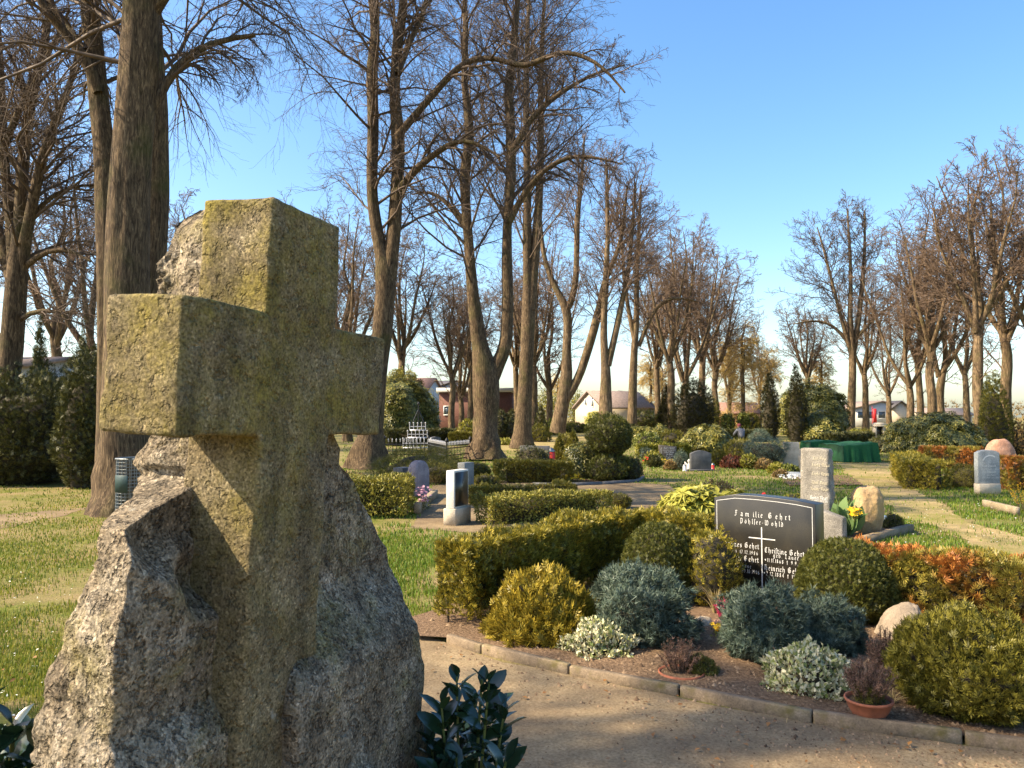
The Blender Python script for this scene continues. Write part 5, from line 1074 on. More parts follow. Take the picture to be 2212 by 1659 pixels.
M2 = [  # px, base y, width, top y, kind, profile, name, label
 (1412, 1004, 52, 975, 'lime', 'mound', 'shrub', 'low lime green shrub left of the brown gravestone'), (1395, 990, 44, 962, 'bluegr', 'mound', 'shrub', 'small blue green shrub beside the lime shrub'),
 (1413, 1010, 28, 985, 'yew', 'dome', 'topiary', 'small dark clipped bush left of the brown base'), (1470, 1014, 40, 972, 'bluegr', 'mound', 'shrub', 'grey green shrub between brown and plain gravestones'),
 (1447, 1016, 30, 996, 'brown', 'mound', 'shrub', 'reddish leafy plant before the brown gravestone base'), (1550, 1008, 36, 968, 'olive', 'dome', 'shrub', 'oval olive bush right of the plain grey gravestone'),
 (1596, 998, 74, 945, 'gconif', 'dome', 'shrub', 'large round dark gold bush beside the pale boulder'), (1580, 1012, 52, 983, 'red', 'mound', 'shrub', 'red brown shrub before the round dark gold bush'),
 (1616, 1014, 36, 982, 'lime', 'ball', 'shrub', 'bright yellow green round shrub right of the red brown one'), (1655, 1012, 90, 943, 'bluegr', 'vase', 'dwarf_cedar', 'drooping blue green dwarf cedar left of the cream gravestone'),
 (1650, 1016, 40, 990, 'brown', 'mound', 'shrub', 'brownish shrub below the dwarf cedar'), (1675, 1023, 36, 1000, 'lime', 'mound', 'shrub', 'low yellowish shrub before the dwarf cedar'), (1703, 1026, 44, 1003, 'box', 'mound', 'shrub', 'round green bush before the cream gravestone'), (1685, 1032, 34, 1016, 'brown', 'mound', 'shrub', 'low rusty shrub at the right plot'),
 (1530, 978, 110, 915, 'rhodo', 'dome', 'rhododendron', 'pale flowering rhododendron behind the plain grey gravestone'), (1450, 968, 54, 925, 'olive', 'ball', 'topiary', 'round bush above the brown gravestone'), (1398, 970, 66, 934, 'box', 'dome', 'topiary', 'wide clipped dome left above the brown gravestone'),
 (1380, 950, 90, 918, 'rhodo', 'mound', 'rhododendron', 'low rhododendron behind the wide clipped dome'), (1390, 938, 60, 884, 'green', 'vase', 'shrub', 'feathery dark green juniper at the foot of the pale straight trunk'), (1428, 955, 40, 915, 'rhodo', 'mound', 'shrub', 'yellowish shrub left of the dark conifers'),
 (1440, 938, 62, 826, 'cypd', 'cone', 'conifer', 'dark conifer with pointed top, left one of the pair'), (1497, 946, 92, 815, 'cypd', 'dome', 'conifer', 'broad dark conifer, right one of the pair'), (1535, 940, 44, 850, 'cyp', 'dome', 'conifer', 'smaller rusty conifer at the right side of the dark pair'),
 (1342, 925, 60, 852, 'rhodo', 'dome', 'rhododendron', 'dark rhododendron before the white gabled house'), (1384, 905, 46, 850, 'rhodo', 'dome', 'rhododendron', 'dark rhododendron right behind the pale straight trunk'),
 (1664, 950, 42, 796, 'cypd', 'column', 'cypress', 'slim dark columnar cypress, left of the two'), (1720, 955, 48, 786, 'cypd', 'column', 'cypress', 'broader columnar cypress right of the slim one'), (1770, 945, 118, 823, 'rhodo', 'dome', 'rhododendron', 'big dark rhododendron behind the columnar cypresses'), (1705, 940, 50, 840, 'rhodo', 'dome', 'rhododendron', 'rhododendron between the two columnar cypresses'),
 (1765, 955, 110, 885, 'rhodo', 'mound', 'rhododendron', 'thin budding shrub at the foot of the big dark rhododendron'), (1620, 930, 50, 890, 'olive', 'mound', 'shrub', 'olive bush behind the bent person'), (1605, 935, 24, 890, 'box', 'ball', 'topiary', 'round yellow green bush behind the person'), (1572, 935, 30, 895, 'box', 'ball', 'topiary', 'small round bush left of the person'), (1640, 955, 50, 925, 'bluegr', 'mound', 'shrub', 'grey green shrub right of the person'),
 (2018, 1000, 195, 884, 'rhodo', 'dome', 'rhododendron', 'large rhododendron with yellow leaves at the right path'), (1948, 985, 60, 915, 'rhodo', 'dome', 'rhododendron', 'paler rhododendron at the left side of the large one'), (1905, 978, 62, 940, 'yew', 'dome', 'topiary', 'dark round bush beside the green cloth'), (1845, 950, 60, 928, 'lime', 'mound', 'shrub', 'yellow green shrub left of the small white shrine'), (1868, 950, 36, 925, 'juni', 'mound', 'shrub', 'dark juniper left of the small white shrine'),
 (2080, 1055, 92, 998, 'juni', 'mound', 'shrub', 'drooping green shrub before the light grey gravestone'), (2150, 990, 66, 797, 'cyp', 'column', 'cypress', 'tall golden green columnar cypress at the right edge'), (2135, 985, 40, 806, 'cyp', 'column', 'cypress', 'second tip of the golden columnar cypress, left side'), (2200, 985, 40, 905, 'brown', 'dome', 'shrub', 'brownish shrub at the right edge behind the red granite'),
 (860, 960, 170, 805, 'rhodo', 'dome', 'rhododendron', 'big glossy rhododendron behind the iron fence'), (905, 945, 90, 840, 'box', 'dome', 'shrub', 'bright green shrub at the right of the big rhododendron'), (825, 935, 60, 855, 'lime', 'dome', 'shrub', 'yellow green shrub left of the big rhododendron'), (985, 925, 30, 868, 'yew', 'column', 'cypress', 'small dark cypress between the left trunks'), (1080, 950, 46, 880, 'yew', 'dome', 'ivy_bush', 'dark ivy covered bush left of the straight trunk'), (1104, 950, 40, 882, 'yew', 'column', 'ivy_bush', 'ivy column beside the straight trunk'), (1168, 945, 44, 872, 'yew', 'cone', 'conifer', 'dark pointed conifer right of the straight trunk'), (1165, 955, 60, 915, 'olive', 'mound', 'shrub', 'mixed low bushes right of the straight trunk'), (1192, 940, 40, 905, 'box', 'mound', 'shrub', 'round green bush left of the leaning trunks'), (1010, 950, 50, 905, 'lime', 'mound', 'shrub', 'bright green shrub beside the red gravestone'), (1025, 940, 30, 905, 'yew', 'column', 'cypress', 'narrow evergreen left of the forked tree'), (1088, 962, 60, 948, 'lime', 'mound', 'hedge', 'low clipped yellow edging left of the straight trunk'),
 (1255, 920, 40, 880, 'rhodo', 'mound', 'shrub', 'evergreen shrub right of the leaning trunks'), (1285, 930, 50, 885, 'rhodoy', 'mound', 'shrub', 'pale yellow shrub before the beige house'), (1240, 935, 80, 912, 'olive', 'mound', 'hedge', 'low hedge under the leaning trunks'), (1225, 962, 50, 935, 'olive', 'mound', 'shrub', 'brownish low bush left of the dwarf spruces'),
]
for q in M2:
    a_ = {'rhodo': .18, 'vase': .3}.get(q[4], .13)
    if q[5] == 'column': a_ = .1
    shrub(q[0], q[1], q[2], q[3], q[4], q[7], name=q[6], cat=q[6].replace('_', ' '), prof=q[5], amp=a_, core=.7)
c = G(1560, 978); rock_at((c[0] + .3, c[1] + .6, .25), (.75, .5, .5), M['palerock'], 'long pale boulder behind the plain grey gravestone', seed=21, rough=.12, sub=4)
st = stone(1692, 1727, 1010, 955, 'cream gravestone half shaded by the dwarf cedar', M['cream'], -14, .16, 'flat'); legend(st, [('K. MEINS', .45, .9, .78, .09), ('PETER', .2, .6, .5, .08), ('HANS', .5, .85, .64, .08)], 'brownst') if False else None
st = stone(1724, 1764, 1008, 968, 'low cream stone wall piece behind the tall granite pillar', M['cream'], -14, .2, 'slantl', .05)
st = stone(1727, 1758, 1024, 985, 'dark grey tapered stele left of the tall granite pillar', M['darkgran'], -8, .2, 'flat', taper=.05, basem=M['slate'], baseh=.1, basew=1.3)
mb = MB(); mb.box((0, 0, 0), (.75, .55, .07), 0, 1, .01); g = G(1705, 1030); tag(mb.build('grave_slab', M['ltgrey'], None, False, (g[0], g[1], .03)), 'flat light grey grave slab at the right plot', 'grave slab').rotation_euler = (.12, 0, -.3)
blossoms(1708, 1036, 21.8, 60, 14, 30, 'white', .05, 'white pansies around the flat grave slab')
shrub(1770, 998, 30, 972, 'brown', 'brown tuft between cream stone and granite pillar', prof='mound', amp=.3, n=400)
# fresh grave under green cloth
M['cloth'] = plain('green_cloth', (.004, .075, .02), .9, var=.3, sc=18, bmp=.4)
def cloth(px0, px1, by, ty, label, depth, dropl=.0, seed=1):
    a, b = G(px0, by), G(px1, by); w = b[0] - a[0]; h = AT((px0 + px1) / 2, ty, a[1])[2]; nx, ny, nd = 44, 14, 12
    prof = [(0, z) for z in np.linspace(0, h, nd)] + [(depth * (k + 1) / ny, h) for k in range(ny)] + [(depth, z) for z in np.linspace(h, 0, nd)[1:]]
    V = []
    for i in range(nx + 1):
        u = i / nx
        for k, (y, z) in enumerate(prof):
            f = z / h; fold = .06 * math.sin(u * 19 + seed) * (1 - f) + .03 * math.sin(u * 41 + seed * 2) * (1 - f); side = -1 if y < depth / 2 else 1
            V.append((a[0] + w * (u + .03 * math.sin(u * 12.5) * (1 - f)) + (u - .5) * .12 * (1 - f), a[1] + y + side * ((1 - f) * .1 + fold) , z * (1 - .1 * math.sin(u * 3.1 + seed)) + .03 * vnoise(np.array([[u * 6, y * 3, seed]]))[0] * f + .02))
    m = len(prof); V = np.array(V) - a; i = np.arange(nx)[:, None] * m; j = np.arange(m - 1)[None]
    Fa = np.stack(np.broadcast_arrays(i + j, i + m + j, i + m + j + 1, i + j + 1), -1).reshape(-1, 4)
    L = [list(range(m))[::-1], [nx * m + q for q in range(m)]]
    o = mk('green_cloth', V, [Fa, np.array([L[0]]), np.array([L[1]])], M['cloth'], None, True, a); return tag(o, label, 'cloth')
cloth(1822, 1897, 999, 960, 'dark green cloth draped over the mound of a fresh grave, right piece', 2.4, seed=1); cloth(1752, 1816, 990, 956, 'green cloth draped over boards of the fresh grave, left piece', 1.2, seed=3)
mb = MB(); mb.box((0, 0, 0), (1.9, .05, .28), 0, 1, .005); g = G(1795, 996); tag(mb.build('board', M['terra'], None, False, (g[0], g[1], 0)), 'reddish wooden board below the left green cloth', 'board')
hedge([G(1745, 945)[:2] + V2(0, 1), G(1830, 945)[:2] + V2(0, 1)], 1.2, .9, 'olive', 'clipped hedge behind the green cloth', n=2500); hedge([G(1800, 958)[:2] + V2(0, 1), G(1890, 955)[:2] + V2(0, 1)], 1.0, .65, 'yew', 'dark low hedge along the green cloth', n=2500)
hedge([G(1560, 950)[:2], G(1665, 950)[:2]], .8, .75, 'yew', 'dark clipped hedge in front of the bent person', n=2500); hedge([G(970, 962)[:2], G(1030, 962)[:2]], .8, .8, 'olive', 'clipped hedge left of the forked tree', n=1800); hedge([G(825, 965)[:2] + V2(0, 1), G(975, 962)[:2] + V2(0, 1)], .9, 1.0, 'yew', 'dark clipped hedge behind the iron fence', n=3500)
# small white shrine
g = G(1902, 947); t = thing('shrine_monument', 'small white temple shaped monument with a dark panel', 'grave monument', g, -.1); s_ = g[1] / F; w, h = 24 * s_, 34 * s_; mb = MB()
mb.box((0, .3, 0), (w * 1.25, .8, h * .12)); mb.box((-w * .38, .3, h * .12), (w * .22, .5, h * .62)); mb.box((w * .38, .3, h * .12), (w * .22, .5, h * .62)); mb.box((0, .3, h * .74), (w * 1.1, .7, h * .1)); mb.build('columns', M['cream'], t)
mb = MB(); mb.prism([(-w * .56, h * .84), (w * .56, h * .84), (w * .5, h * .92), (w * .2, h), (-w * .2, h), (-w * .5, h * .92)], .7, (0, -.05, 0)); mb.build('gable', M['cream'], t); mb = MB(); mb.box((0, .42, h * .12), (w * .54, .1, h * .62)); mb.build('panel', M['blackgr'], t)
# right edge graves
hr = [G(1944, 1030)[:2] + V2(.3, .3), G(1985, 1062)[:2] + V2(.25, .45), G(2060, 1062)[:2] + V2(.1, .6)]
hedge(hr, .75, .72, 'goldhedge', 'clipped golden hedge turning the corner of the right path', amp=.07, n=8000, size=.09); hedge([G(2190, 1062)[:2] + V2(0, .4), G(2300, 1062)[:2] + V2(0, .4)], .6, .82, 'redhedge', 'bronze clipped hedge right of the light grey gravestone', amp=.07, n=4000, size=.09)
hedge([G(1990, 1010)[:2], G(2120, 1015)[:2]], .7, .75, 'redhedge', 'bronze hedge in front of the large rhododendron', n=4000, size=.1)
st = stone(2114, 2161, 1068, 972, 'light grey gravestone with pointed arch top and carved dolphin shape', M['ltgrey'], 2, .15, 'should', .06, basem=M['cream'], baseh=.24, basew=.98)
legend(st, [('Ernst Schwardt', .18, .82, .62, .05), ('*3.5.1921 |12.7.1996', .14, .94, .55, .036), ('ElSe Schwardt', .2, .82, .48, .05), ('geb. Harms', .4, .8, .42, .038), ('*8.2.1924 |4.1.2001', .2, .94, .36, .036)])
mb = MB(); strip(mb, [(.22 * st.w, .76 * st.h), (.34 * st.w, .84 * st.h), (.5 * st.w, .875 * st.h), (.7 * st.w, .865 * st.h), (.78 * st.w, .84 * st.h)], .03); mb.build('carving', M['lettering'], st.t)
c = G(2212, 1045); rock_at((c[0], c[1] + 1.0, .5), (.42, .25, .62), M['redgran'], 'rounded red granite boulder gravestone at the right edge', 'gravestone', 'gravestone', 8, rough=.1, flat=.4)
a, e = G(2134, 1098)[:2], G(2190, 1112)[:2]; d = e - a; mb = MB(); mb.box((0, 0, 0), (np.linalg.norm(d) * 1.3, .08, .15), 0, 1, .01); tag(mb.build('border_stone', M['concrete'], None, False, ((a + e)[0] / 2, (a + e)[1] / 2, 0)), 'low concrete border stone in the lawn at the right edge', 'border stone').rotation_euler = (0, 0, math.atan2(d[1], d[0]))
heather(2215, 1105, 70, 1030, 'yellow flowering shrub cut off by the right picture edge', 40, 'yellow', .6, 'forsythia')
st = stone(1018, 1032, 948, 930, 'small red gravestone behind the hedge left of the forked tree', M['terra'], -4, .2, 'flat', wmin=.8)
st = stone(930, 952, 972, 943, 'dark grey gravestone with angled top behind the iron fence', M['darkgran'], 20, .3, 'peak', .06)
# iron fence and tiered iron monument
def fence(pts, hgt, label, n):
    c = sum(pts) / len(pts); t = thing('iron_fence', label, 'fence', (c[0], c[1], 0)); rails = MB(); pm = None
    for a, b in zip(pts[:-1], pts[1:]):
        L = np.linalg.norm(b - a); d = (b - a) / L; k = max(2, int(L / n))
        for z in (.15, hgt * .45, hgt * .85): rails.tube([(*(a - c), z), (*(b - c), z)], .022, 5)
        for i in range(k + 1):
            p = a + d * L * i / k - c
            if pm is None:
                q = MB(); q.tube([(0, 0, 0), (0, 0, hgt)], .013, 5); pm = q.build('picket', M['iron'], t); q = MB(); q.lathe([(.005, hgt), (.028, hgt + .03), (.012, hgt + .07), (.03, hgt + .1), (.004, hgt + .16)], n=6); fm = q.build('finial', M['ironw'], pm); pm.location = (p[0], p[1], 0)
            else:
                o = pm.copy(); COL.objects.link(o); o.parent = t; o.location = (p[0], p[1], 0); f_ = fm.copy(); COL.objects.link(f_); f_.parent = o
    rails.build('rail', M['iron'], t)
    for a in pts: mb = MB(); p = a - c; mb.tube([(*p, 0), (*p, hgt + .12)], .035, 6); mb.lathe([(.01, hgt + .1), (.07, hgt + .15), (.07, hgt + .2), (.01, hgt + .3)], (p[0], p[1], 0), 8); mb.build('post', M['iron'], t)
fence([G(830, 990)[:2], G(925, 990)[:2], G(965, 1003)[:2], G(1016, 995)[:2]], .68, 'black wrought iron grave fence with silver finials', .16)
g = G(903, 978); t = thing('iron_monument', 'tiered black iron grave monument with white candle shelves and spire', 'grave monument', g); s_ = g[1] / F; Y = lambda y: AT(903, y, g[1])[2]
for k, (w, y0, y1) in enumerate(((60, 966, 948), (42, 944, 932), (34, 928, 915))):
    w *= s_; z0, z1 = Y(y0), Y(y1); mb = MB(); mb.box((0, 0, z0 - .05), (w, w * .6, .05)); q = max(4, int(w / .16))
    for i in range(q + 1): mb.tube([(-w / 2 + w * i / q, -w * .28, z0), (-w / 2 + w * i / q, -w * .28, z1)], .02, 5); mb.lathe([(.02, z1), (.045, z1 + .03), (.02, z1 + .07)], (-w / 2 + w * i / q, -w * .28, 0), 6)
    mb.tube([(-w / 2, -w * .28, (z0 + z1) / 2), (w / 2, -w * .28, (z0 + z1) / 2)], .02, 5); mb.build('candle_shelf', M['ironw'], t)
mb = MB(); mb.tube([(-.3, .1, 0), (-.28, .1, Y(915)), (-.2, .1, Y(905)), (0, .1, Y(885))], .03, 6); mb.tube([(.3, .1, 0), (.28, .1, Y(915)), (.2, .1, Y(905)), (0, .1, Y(885))], .03, 6); mb.tube([(0, .1, Y(920)), (0, .1, Y(872))], .028, 6); mb.lathe([(.01, Y(876)), (.08, Y(872)), (.01, Y(868))], (0, .1, 0), 8); mb.build('frame', M['iron'], t)
# wire basket at the big linden
g = AT(301, 900, 13.2); g[2] = 0; t = thing('wire_basket', 'grey wire mesh litter basket with a blue green sign at the big linden', 'litter basket', g); r_, h_ = .33, AT(292, 990, g[1])[2]; mb = MB()
M['wire'] = plain('galvanised_wire', (.2, .22, .23), .45, .7, .2, 40, 0); M['teal'] = plain('teal_plastic', (.02, .05, .05), .5, var=.2, bmp=0)
for i in range(26): a = i * 2 * math.pi / 26; mb.tube([(r_ * math.cos(a), r_ * math.sin(a), 0), (r_ * math.cos(a), r_ * math.sin(a), h_)], .004, 4)
for z in np.linspace(.02, h_, 20): mb.tube([(r_ * math.cos(a), r_ * math.sin(a), z) for a in np.linspace(0, 2 * math.pi, 25)], .004, 4)
mb.build('mesh', M['wire'], t); mb = MB(); mb.tube([(r_ * 1.02 * math.cos(a), r_ * 1.02 * math.sin(a), h_) for a in np.linspace(0, 2 * math.pi, 33)], .016, 6); mb.build('rim', M['wire'], t)
mb = MB(); mb.box((-.1, -r_ - .03, h_ * .5), (.24, .02, h_ * .26), -.3, 1, .004); mb.build('sign', M['teal'], t); mb = MB(); mb.tube([(-r_ - .01, -.02, 0), (-r_ - .01, -.02, h_)], .018, 6); mb.build('post', M['wire'], t)
# dark evergreens at the left
for q in ((60, 1052, 300, 795, 'yew', 'dome', 'big dark yew at the left edge, lit on its left side', 9000, .16), (190, 1058, 130, 760, 'yew', 'dome', 'tall black green yew directly left of the big linden', 4000, .16), (-70, 1050, 200, 860, 'yew', 'dome', 'lower dark yew cut off by the left picture edge', 3000, .16), (82, 1020, 84, 686, 'yew', 'cone', 'slender dark conifer spire behind the left yew', 1700, .2), (175, 1015, 80, 698, 'yew', 'cone', 'second conifer spire right of the chimney', 1700, .2), (120, 1030, 120, 820, 'yew', 'dome', 'dark filler yew below the two conifer spires', 2500, .18)):
    shrub(q[0], q[1], q[2], q[3], q[4], q[6], name='yew' if 'yew' in q[6] else 'conifer', cat='evergreen', prof=q[5], amp=.16, n=int(q[7] * 1.3), size=q[8], core=.74, k=1.1)
# the person tending a grave
M['jacket'] = plain('grey_jacket', (.1, .105, .13), .8, var=.25, sc=14); M['cap'] = plain('dark_red_cap', (.12, .02, .025), .9, bmp=.2); M['skin'] = plain('skin', (.45, .28, .2), .6, bmp=0); M['trousers'] = plain('dark_trousers', (.03, .03, .04), .9)
def skin(name, pts, edges, rad, m, parent, sub=2):
    me = bpy.data.meshes.new(name); me.from_pydata(pts, edges, []); o = bpy.data.objects.new(name, me); COL.objects.link(o); o.parent = parent; me.materials.append(m)
    s = o.modifiers.new('skin', 'SKIN'); s.use_smooth_shade = True
    for v, r in zip(me.skin_vertices[0].data, rad): v.radius = (r, r)
    me.skin_vertices[0].data[0].use_root = True; o.modifiers.new('sub', 'SUBSURF').levels = sub; o.modifiers['sub'].render_levels = sub; return o
c = AT(1602, 922, 47); t = thing('person', 'person in grey hooded jacket and dark red cap kneeling behind a hedge, seen from behind', 'person', (c[0], 47, 0), .35)
B = [(0, 0, .52), (0, .06, .75), (0, .16, .98), (0, .2, 1.08), (0, .23, 1.2), (.2, .14, .98), (.27, .3, .76), (.2, .5, .62), (-.2, .14, .98), (-.27, .3, .76), (-.2, .5, .62), (.11, .05, .45), (.14, .38, .12), (.14, .0, .07), (.14, -.18, .05), (-.11, .05, .45), (-.14, .38, .12), (-.14, 0, .07), (-.14, -.18, .05)]
skin('body', B, [(0, 1), (1, 2), (2, 3), (3, 4), (2, 5), (5, 6), (6, 7), (2, 8), (8, 9), (9, 10), (0, 11), (11, 12), (12, 13), (13, 14), (0, 15), (15, 16), (16, 17), (17, 18)], [.17, .16, .16, .07, .1, .075, .055, .045, .075, .055, .045, .1, .075, .06, .04, .1, .075, .06, .04], M['trousers'], t)
skin('jacket', [(0, -.01, .45), (0, .05, .72), (0, .14, .95), (0, .17, 1.03), (.2, .13, .97), (.28, .3, .76), (.22, .46, .64), (-.2, .13, .97), (-.28, .3, .76), (-.22, .46, .64)], [(0, 1), (1, 2), (2, 3), (2, 4), (4, 5), (5, 6), (2, 7), (7, 8), (8, 9)], [.2, .19, .185, .12, .1, .08, .06, .1, .08, .06], M['jacket'], t)
mb = MB(); mb.lathe([(.115, 1.17), (.125, 1.22), (.115, 1.29), (.07, 1.34), (.005, 1.355)], (0, .23, 0), 16); mb.build('cap', M['cap'], t, True); mb = MB(); mb.lathe([(.02, 1.06), (.07, 1.08), (.1, 1.15), (.108, 1.2), (.1, 1.26)], (0, .24, 0), 14); mb.build('head', M['skin'], t, True)
# ------------------------------------------------------------------ houses beyond the cemetery
M['brick'] = stonemat('red_brick', [(.085, .036, .026), (.115, .046, .033), (.14, .06, .044)], 12., .2, .01, fleck=.2); M['render'] = plain('white_render', (.5, .49, .46), .8, var=.08, sc=2)
M['beige'] = plain('beige_render', (.52, .43, .32), .8, var=.1, sc=2); M['tile'] = plain('red_brown_tile', (.22, .12, .085), .8, var=.3, sc=4); M['dtile'] = plain('dark_roof_tile', (.06, .055, .06), .7, var=.3, sc=4)
M['gtile'] = plain('grey_brown_tile', (.24, .18, .15), .8, var=.25, sc=4); M['pane'] = plain('window_glass', (.06, .08, .1), .08, var=.3, sc=1, bmp=0); M['wframe'] = plain('white_frame', (.75, .75, .73), .5, var=.05)
M['orange'] = plain('orange_wall', (.5, .27, .12), .8, var=.15, sc=3); M['redsign'] = plain('red_banner', (.6, .02, .02), .6, var=.1, bmp=0); M['chim'] = stonemat('slate_clad_chimney', [(.07, .065, .06), (.1, .09, .085), (.14, .13, .12)], 8., .4, .02)
def house(name, label, x, y, rz, w, d, he, hr, wall, roof, wins=(), over=.35, chim=None, flat=False):
    """gable faces at local y=0 and y=d; ridge along local y. wins: (face, u, z, w, h) face f(ront) / l(eft) / r(ight)"""
    t = thing(name, label, 'house', (x, y, 0), rz); mb = MB()
    if flat: mb.prism([(-w / 2, 0), (w / 2, 0), (w / 2, he), (-w / 2, he)], d)
    else: mb.prism([(-w / 2, 0), (w / 2, 0), (w / 2, he), (0, hr), (-w / 2, he)], d)
    mb.build('wall', M[wall], t); mb = MB()
    if flat: mb.box((0, d / 2, he + .003), (w + 2 * over, d + 2 * over, hr - he))
    else:
        th = .22; sl = (hr - he) / (w / 2); ex = w / 2 + over; ez = he - over * sl
        mb.prism([(ex, ez), (ex, ez + th), (0, hr + th), (-ex, ez + th), (-ex, ez), (0, hr + .004)], d + 2 * over, y0=-over)
    r = mb.build('roof', M[roof], t)
    if chim: mb = MB(); mb.box((chim[0], chim[1], chim[2]), (chim[3], chim[3], chim[4])); mb.box((chim[0], chim[1], chim[2] + chim[4]), (chim[3] * 1.15, chim[3] * 1.15, .12)); mb.build('chimney', M[chim[5]], r)
    for f, u, z, ww, hh in wins:
        def put(mb, a, b, c0, c1, e0, e1):
            q = [(a, c0), (b, c0), (b, c1), (a, c1)]
            if f == 'f': mb.prism(q, e1 - e0, y0=-e1)
            else:
                sx = -w / 2 if f == 'l' else w / 2; rr = -math.pi / 2 if f == 'l' else math.pi / 2
                mb.prism(q, e1 - e0, (sx, 0, 0), rr, y0=-e1)
        off = (lambda v: v) if f == 'f' else ((lambda v: -v) if f == 'l' else (lambda v: v))
        c_ = off(u); mb = MB(); b_ = .09
        put(mb, c_ - ww / 2, c_ + ww / 2, z, z + b_, .0, .06); put(mb, c_ - ww / 2, c_ + ww / 2, z + hh - b_, z + hh, .0, .06)
        put(mb, c_ - ww / 2, c_ - ww / 2 + b_, z + b_, z + hh - b_, .0, .06); put(mb, c_ + ww / 2 - b_, c_ + ww / 2, z + b_, z + hh - b_, .0, .06)
        wn_ = mb.build('window', M['wframe'], t); mb = MB(); put(mb, c_ - ww / 2 + b_, c_ + ww / 2 - b_, z + b_, z + hh - b_, .0, .02); mb.build('pane', M['pane'], wn_)
    return t
def HX(px, D): return AT(px, 900, D)[0]
def HZ(py, D): return AT(1106, py, D)[2]
house('brick_house', 'flat roofed red brick house with white fascia behind the forked tree', HX(1026, 92), 92, -.06, HX(1104, 92) - HX(948, 92), 10, HZ(847, 92), HZ(838, 92), 'brick', 'render', [('f', -3.2, 1.9, .9, 1.1), ('f', .5, 1.9, .9, 1.1)], .3, flat=True)
house('tiled_house', 'house with orange brown tiled roof and white gable behind the brick house', HX(938, 125), 125, math.radians(80), 9, 6, HZ(845, 125), HZ(819, 125), 'render', 'tile')
house('gabled_house', 'dark roofed house with white gable above the flat brick house', HX(985, 130), 130, .1, 7, 9, HZ(838, 130), HZ(824, 130), 'render', 'dtile'); house('roofed_house', 'long dark roofed house at the left trunks', HX(1035, 138), 138, math.radians(88), 8, 7, HZ(838, 138), HZ(825, 138), 'render', 'dtile')
house('beige_house', 'beige house with grey brown roof and pale gable seen behind leaning trunks', HX(1272, 105), 105, math.radians(-62), 6.6, 7.5, HZ(880, 105), HZ(847, 105), 'beige', 'gtile', [('f', .9, 3.0, .5, 1.3), ('f', -.7, 3.2, .5, .9), ('l', 3.5, .7, 1.5, 1.0)])
house('white_house', 'white gabled house with dark roof half hidden by rhododendron', HX(1338, 112), 112, math.radians(-28), 5.5, 8, HZ(880, 112), HZ(847, 112), 'render', 'dtile', [('f', .4, 1.3, .9, 1.2)])
house('low_house', 'low house with pinkish tiled roof and orange wall left of the slim cypress', HX(1630, 125), 125, math.radians(84), 7, 6, HZ(893, 125), HZ(872, 125), 'orange', 'tile')
house('white_building', 'white building with large windows and grey roof far behind the right trunks', HX(1905, 135), 135, .05, 9.5, 9, HZ(882, 135), HZ(868, 135), 'render', 'gtile', [('f', x, 1.4, 1.3, 1.3) for x in (-3.6, -1.8, 0, 1.8, 3.5)])
house('small_building', 'small beige dark roofed building beside the far white building', HX(1946, 134), 134, 0, 2.6, 6, HZ(880, 134), HZ(868, 134), 'beige', 'dtile'); house('grey_roof_house', 'low grey roofed house near the horizon at right', HX(2078, 150), 150, math.radians(85), 8, 9, HZ(897, 150), HZ(884, 150), 'beige', 'gtile')
g = AT(1890, 900, 128); mb = MB(); mb.box((0, 0, .8), (.55, .06, 2.2)); mb.tube([(-.4, .05, 0), (-.4, .05, 3.4)], .04, 6); tag(mb.build('red_banner', M['redsign'], None, False, (g[0], 128, 0)), 'narrow red banner standing before the far white building', 'banner')
house('left_house', 'grey roofed white house with slate chimney behind the dark yews at left', HX(150, 48), 48, math.radians(82), 7, 7, HZ(800, 48), HZ(778, 48), 'render', 'gtile', (), .35, (-1.2, 4.0, HZ(790, 48), .78, HZ(727, 48) - HZ(790, 48), 'chim'))
# ------------------------------------------------------------------ lindens and other bare trees
def T(name, label, base, D, stems, crown=None, limbs=(), **kw):
    st = [pxstem(D, s[0], s[1]) for s in stems]; lm = [pxstem(D, s[0], s[1]) for s in limbs]
    r = AT(base, 900, D); return tree(name, label, st, (r[0], D, 0), D, crown or {}, lm, **kw)
GB = 'bare lindens of the cemetery'
T('linden', 'huge straight linden trunk at left behind the stone cross, beside the wire basket', 266, 14.6, [([(268, 1112, 120), (270, 1050, 108), (271, 950, 94), (272, 800, 90), (274, 635, 91), (279, 418, 84), (295, 200, 80), (307, 0, 78), (318, -250, 66), (326, -600, 50), (334, -1000, 34), (340, -1350, 16)], 0)],
  dict(n1=40, t0=.36, L1=7.0, a1=1.2, n2=12, n3=8, lift=.5, droop=1.1, nl=10, LL=1.6), [([(315, 265, 20), (345, 215, 20), (368, 150, 18), (388, 126, 17), (434, 98, 14), (479, 81, 12), (552, 76, 9)], .6), ([(330, 30, 26), (400, -80, 20), (500, -170, 16), (600, -190, 10), (680, -120, 5)], -1.5), ([(300, -100, 24), (200, -260, 18), (60, -330, 12), (-40, -300, 6)], -1.0)], group=GB, sides=40, burl=.4, flare=1.2, seed=3)
T('linden', 'dark linden stem just left of the huge straight trunk, forking at the top left', 232, 16.2, [([(238, 1090, 60), (236, 800, 48), (233, 560, 46), (231, 418, 48), (224, 300, 44), (212, 200, 42), (205, 120, 40), (192, 0, 38), (180, -250, 30), (165, -700, 20), (160, -1000, 10)], .5)], dict(n1=24, t0=.4, L1=5.0, a1=1.1, lift=.6, droop=.9),
  [([(212, 200, 20), (198, 150, 24), (185, 110, 22), (151, 83, 19), (118, 53, 17), (83, 0, 15), (40, -90, 12), (0, -200, 7)], -.6), ([(180, 108, 17), (141, 55, 15), (100, 0, 13), (60, -100, 8)], .8)], group=GB, sides=20, seed=4)
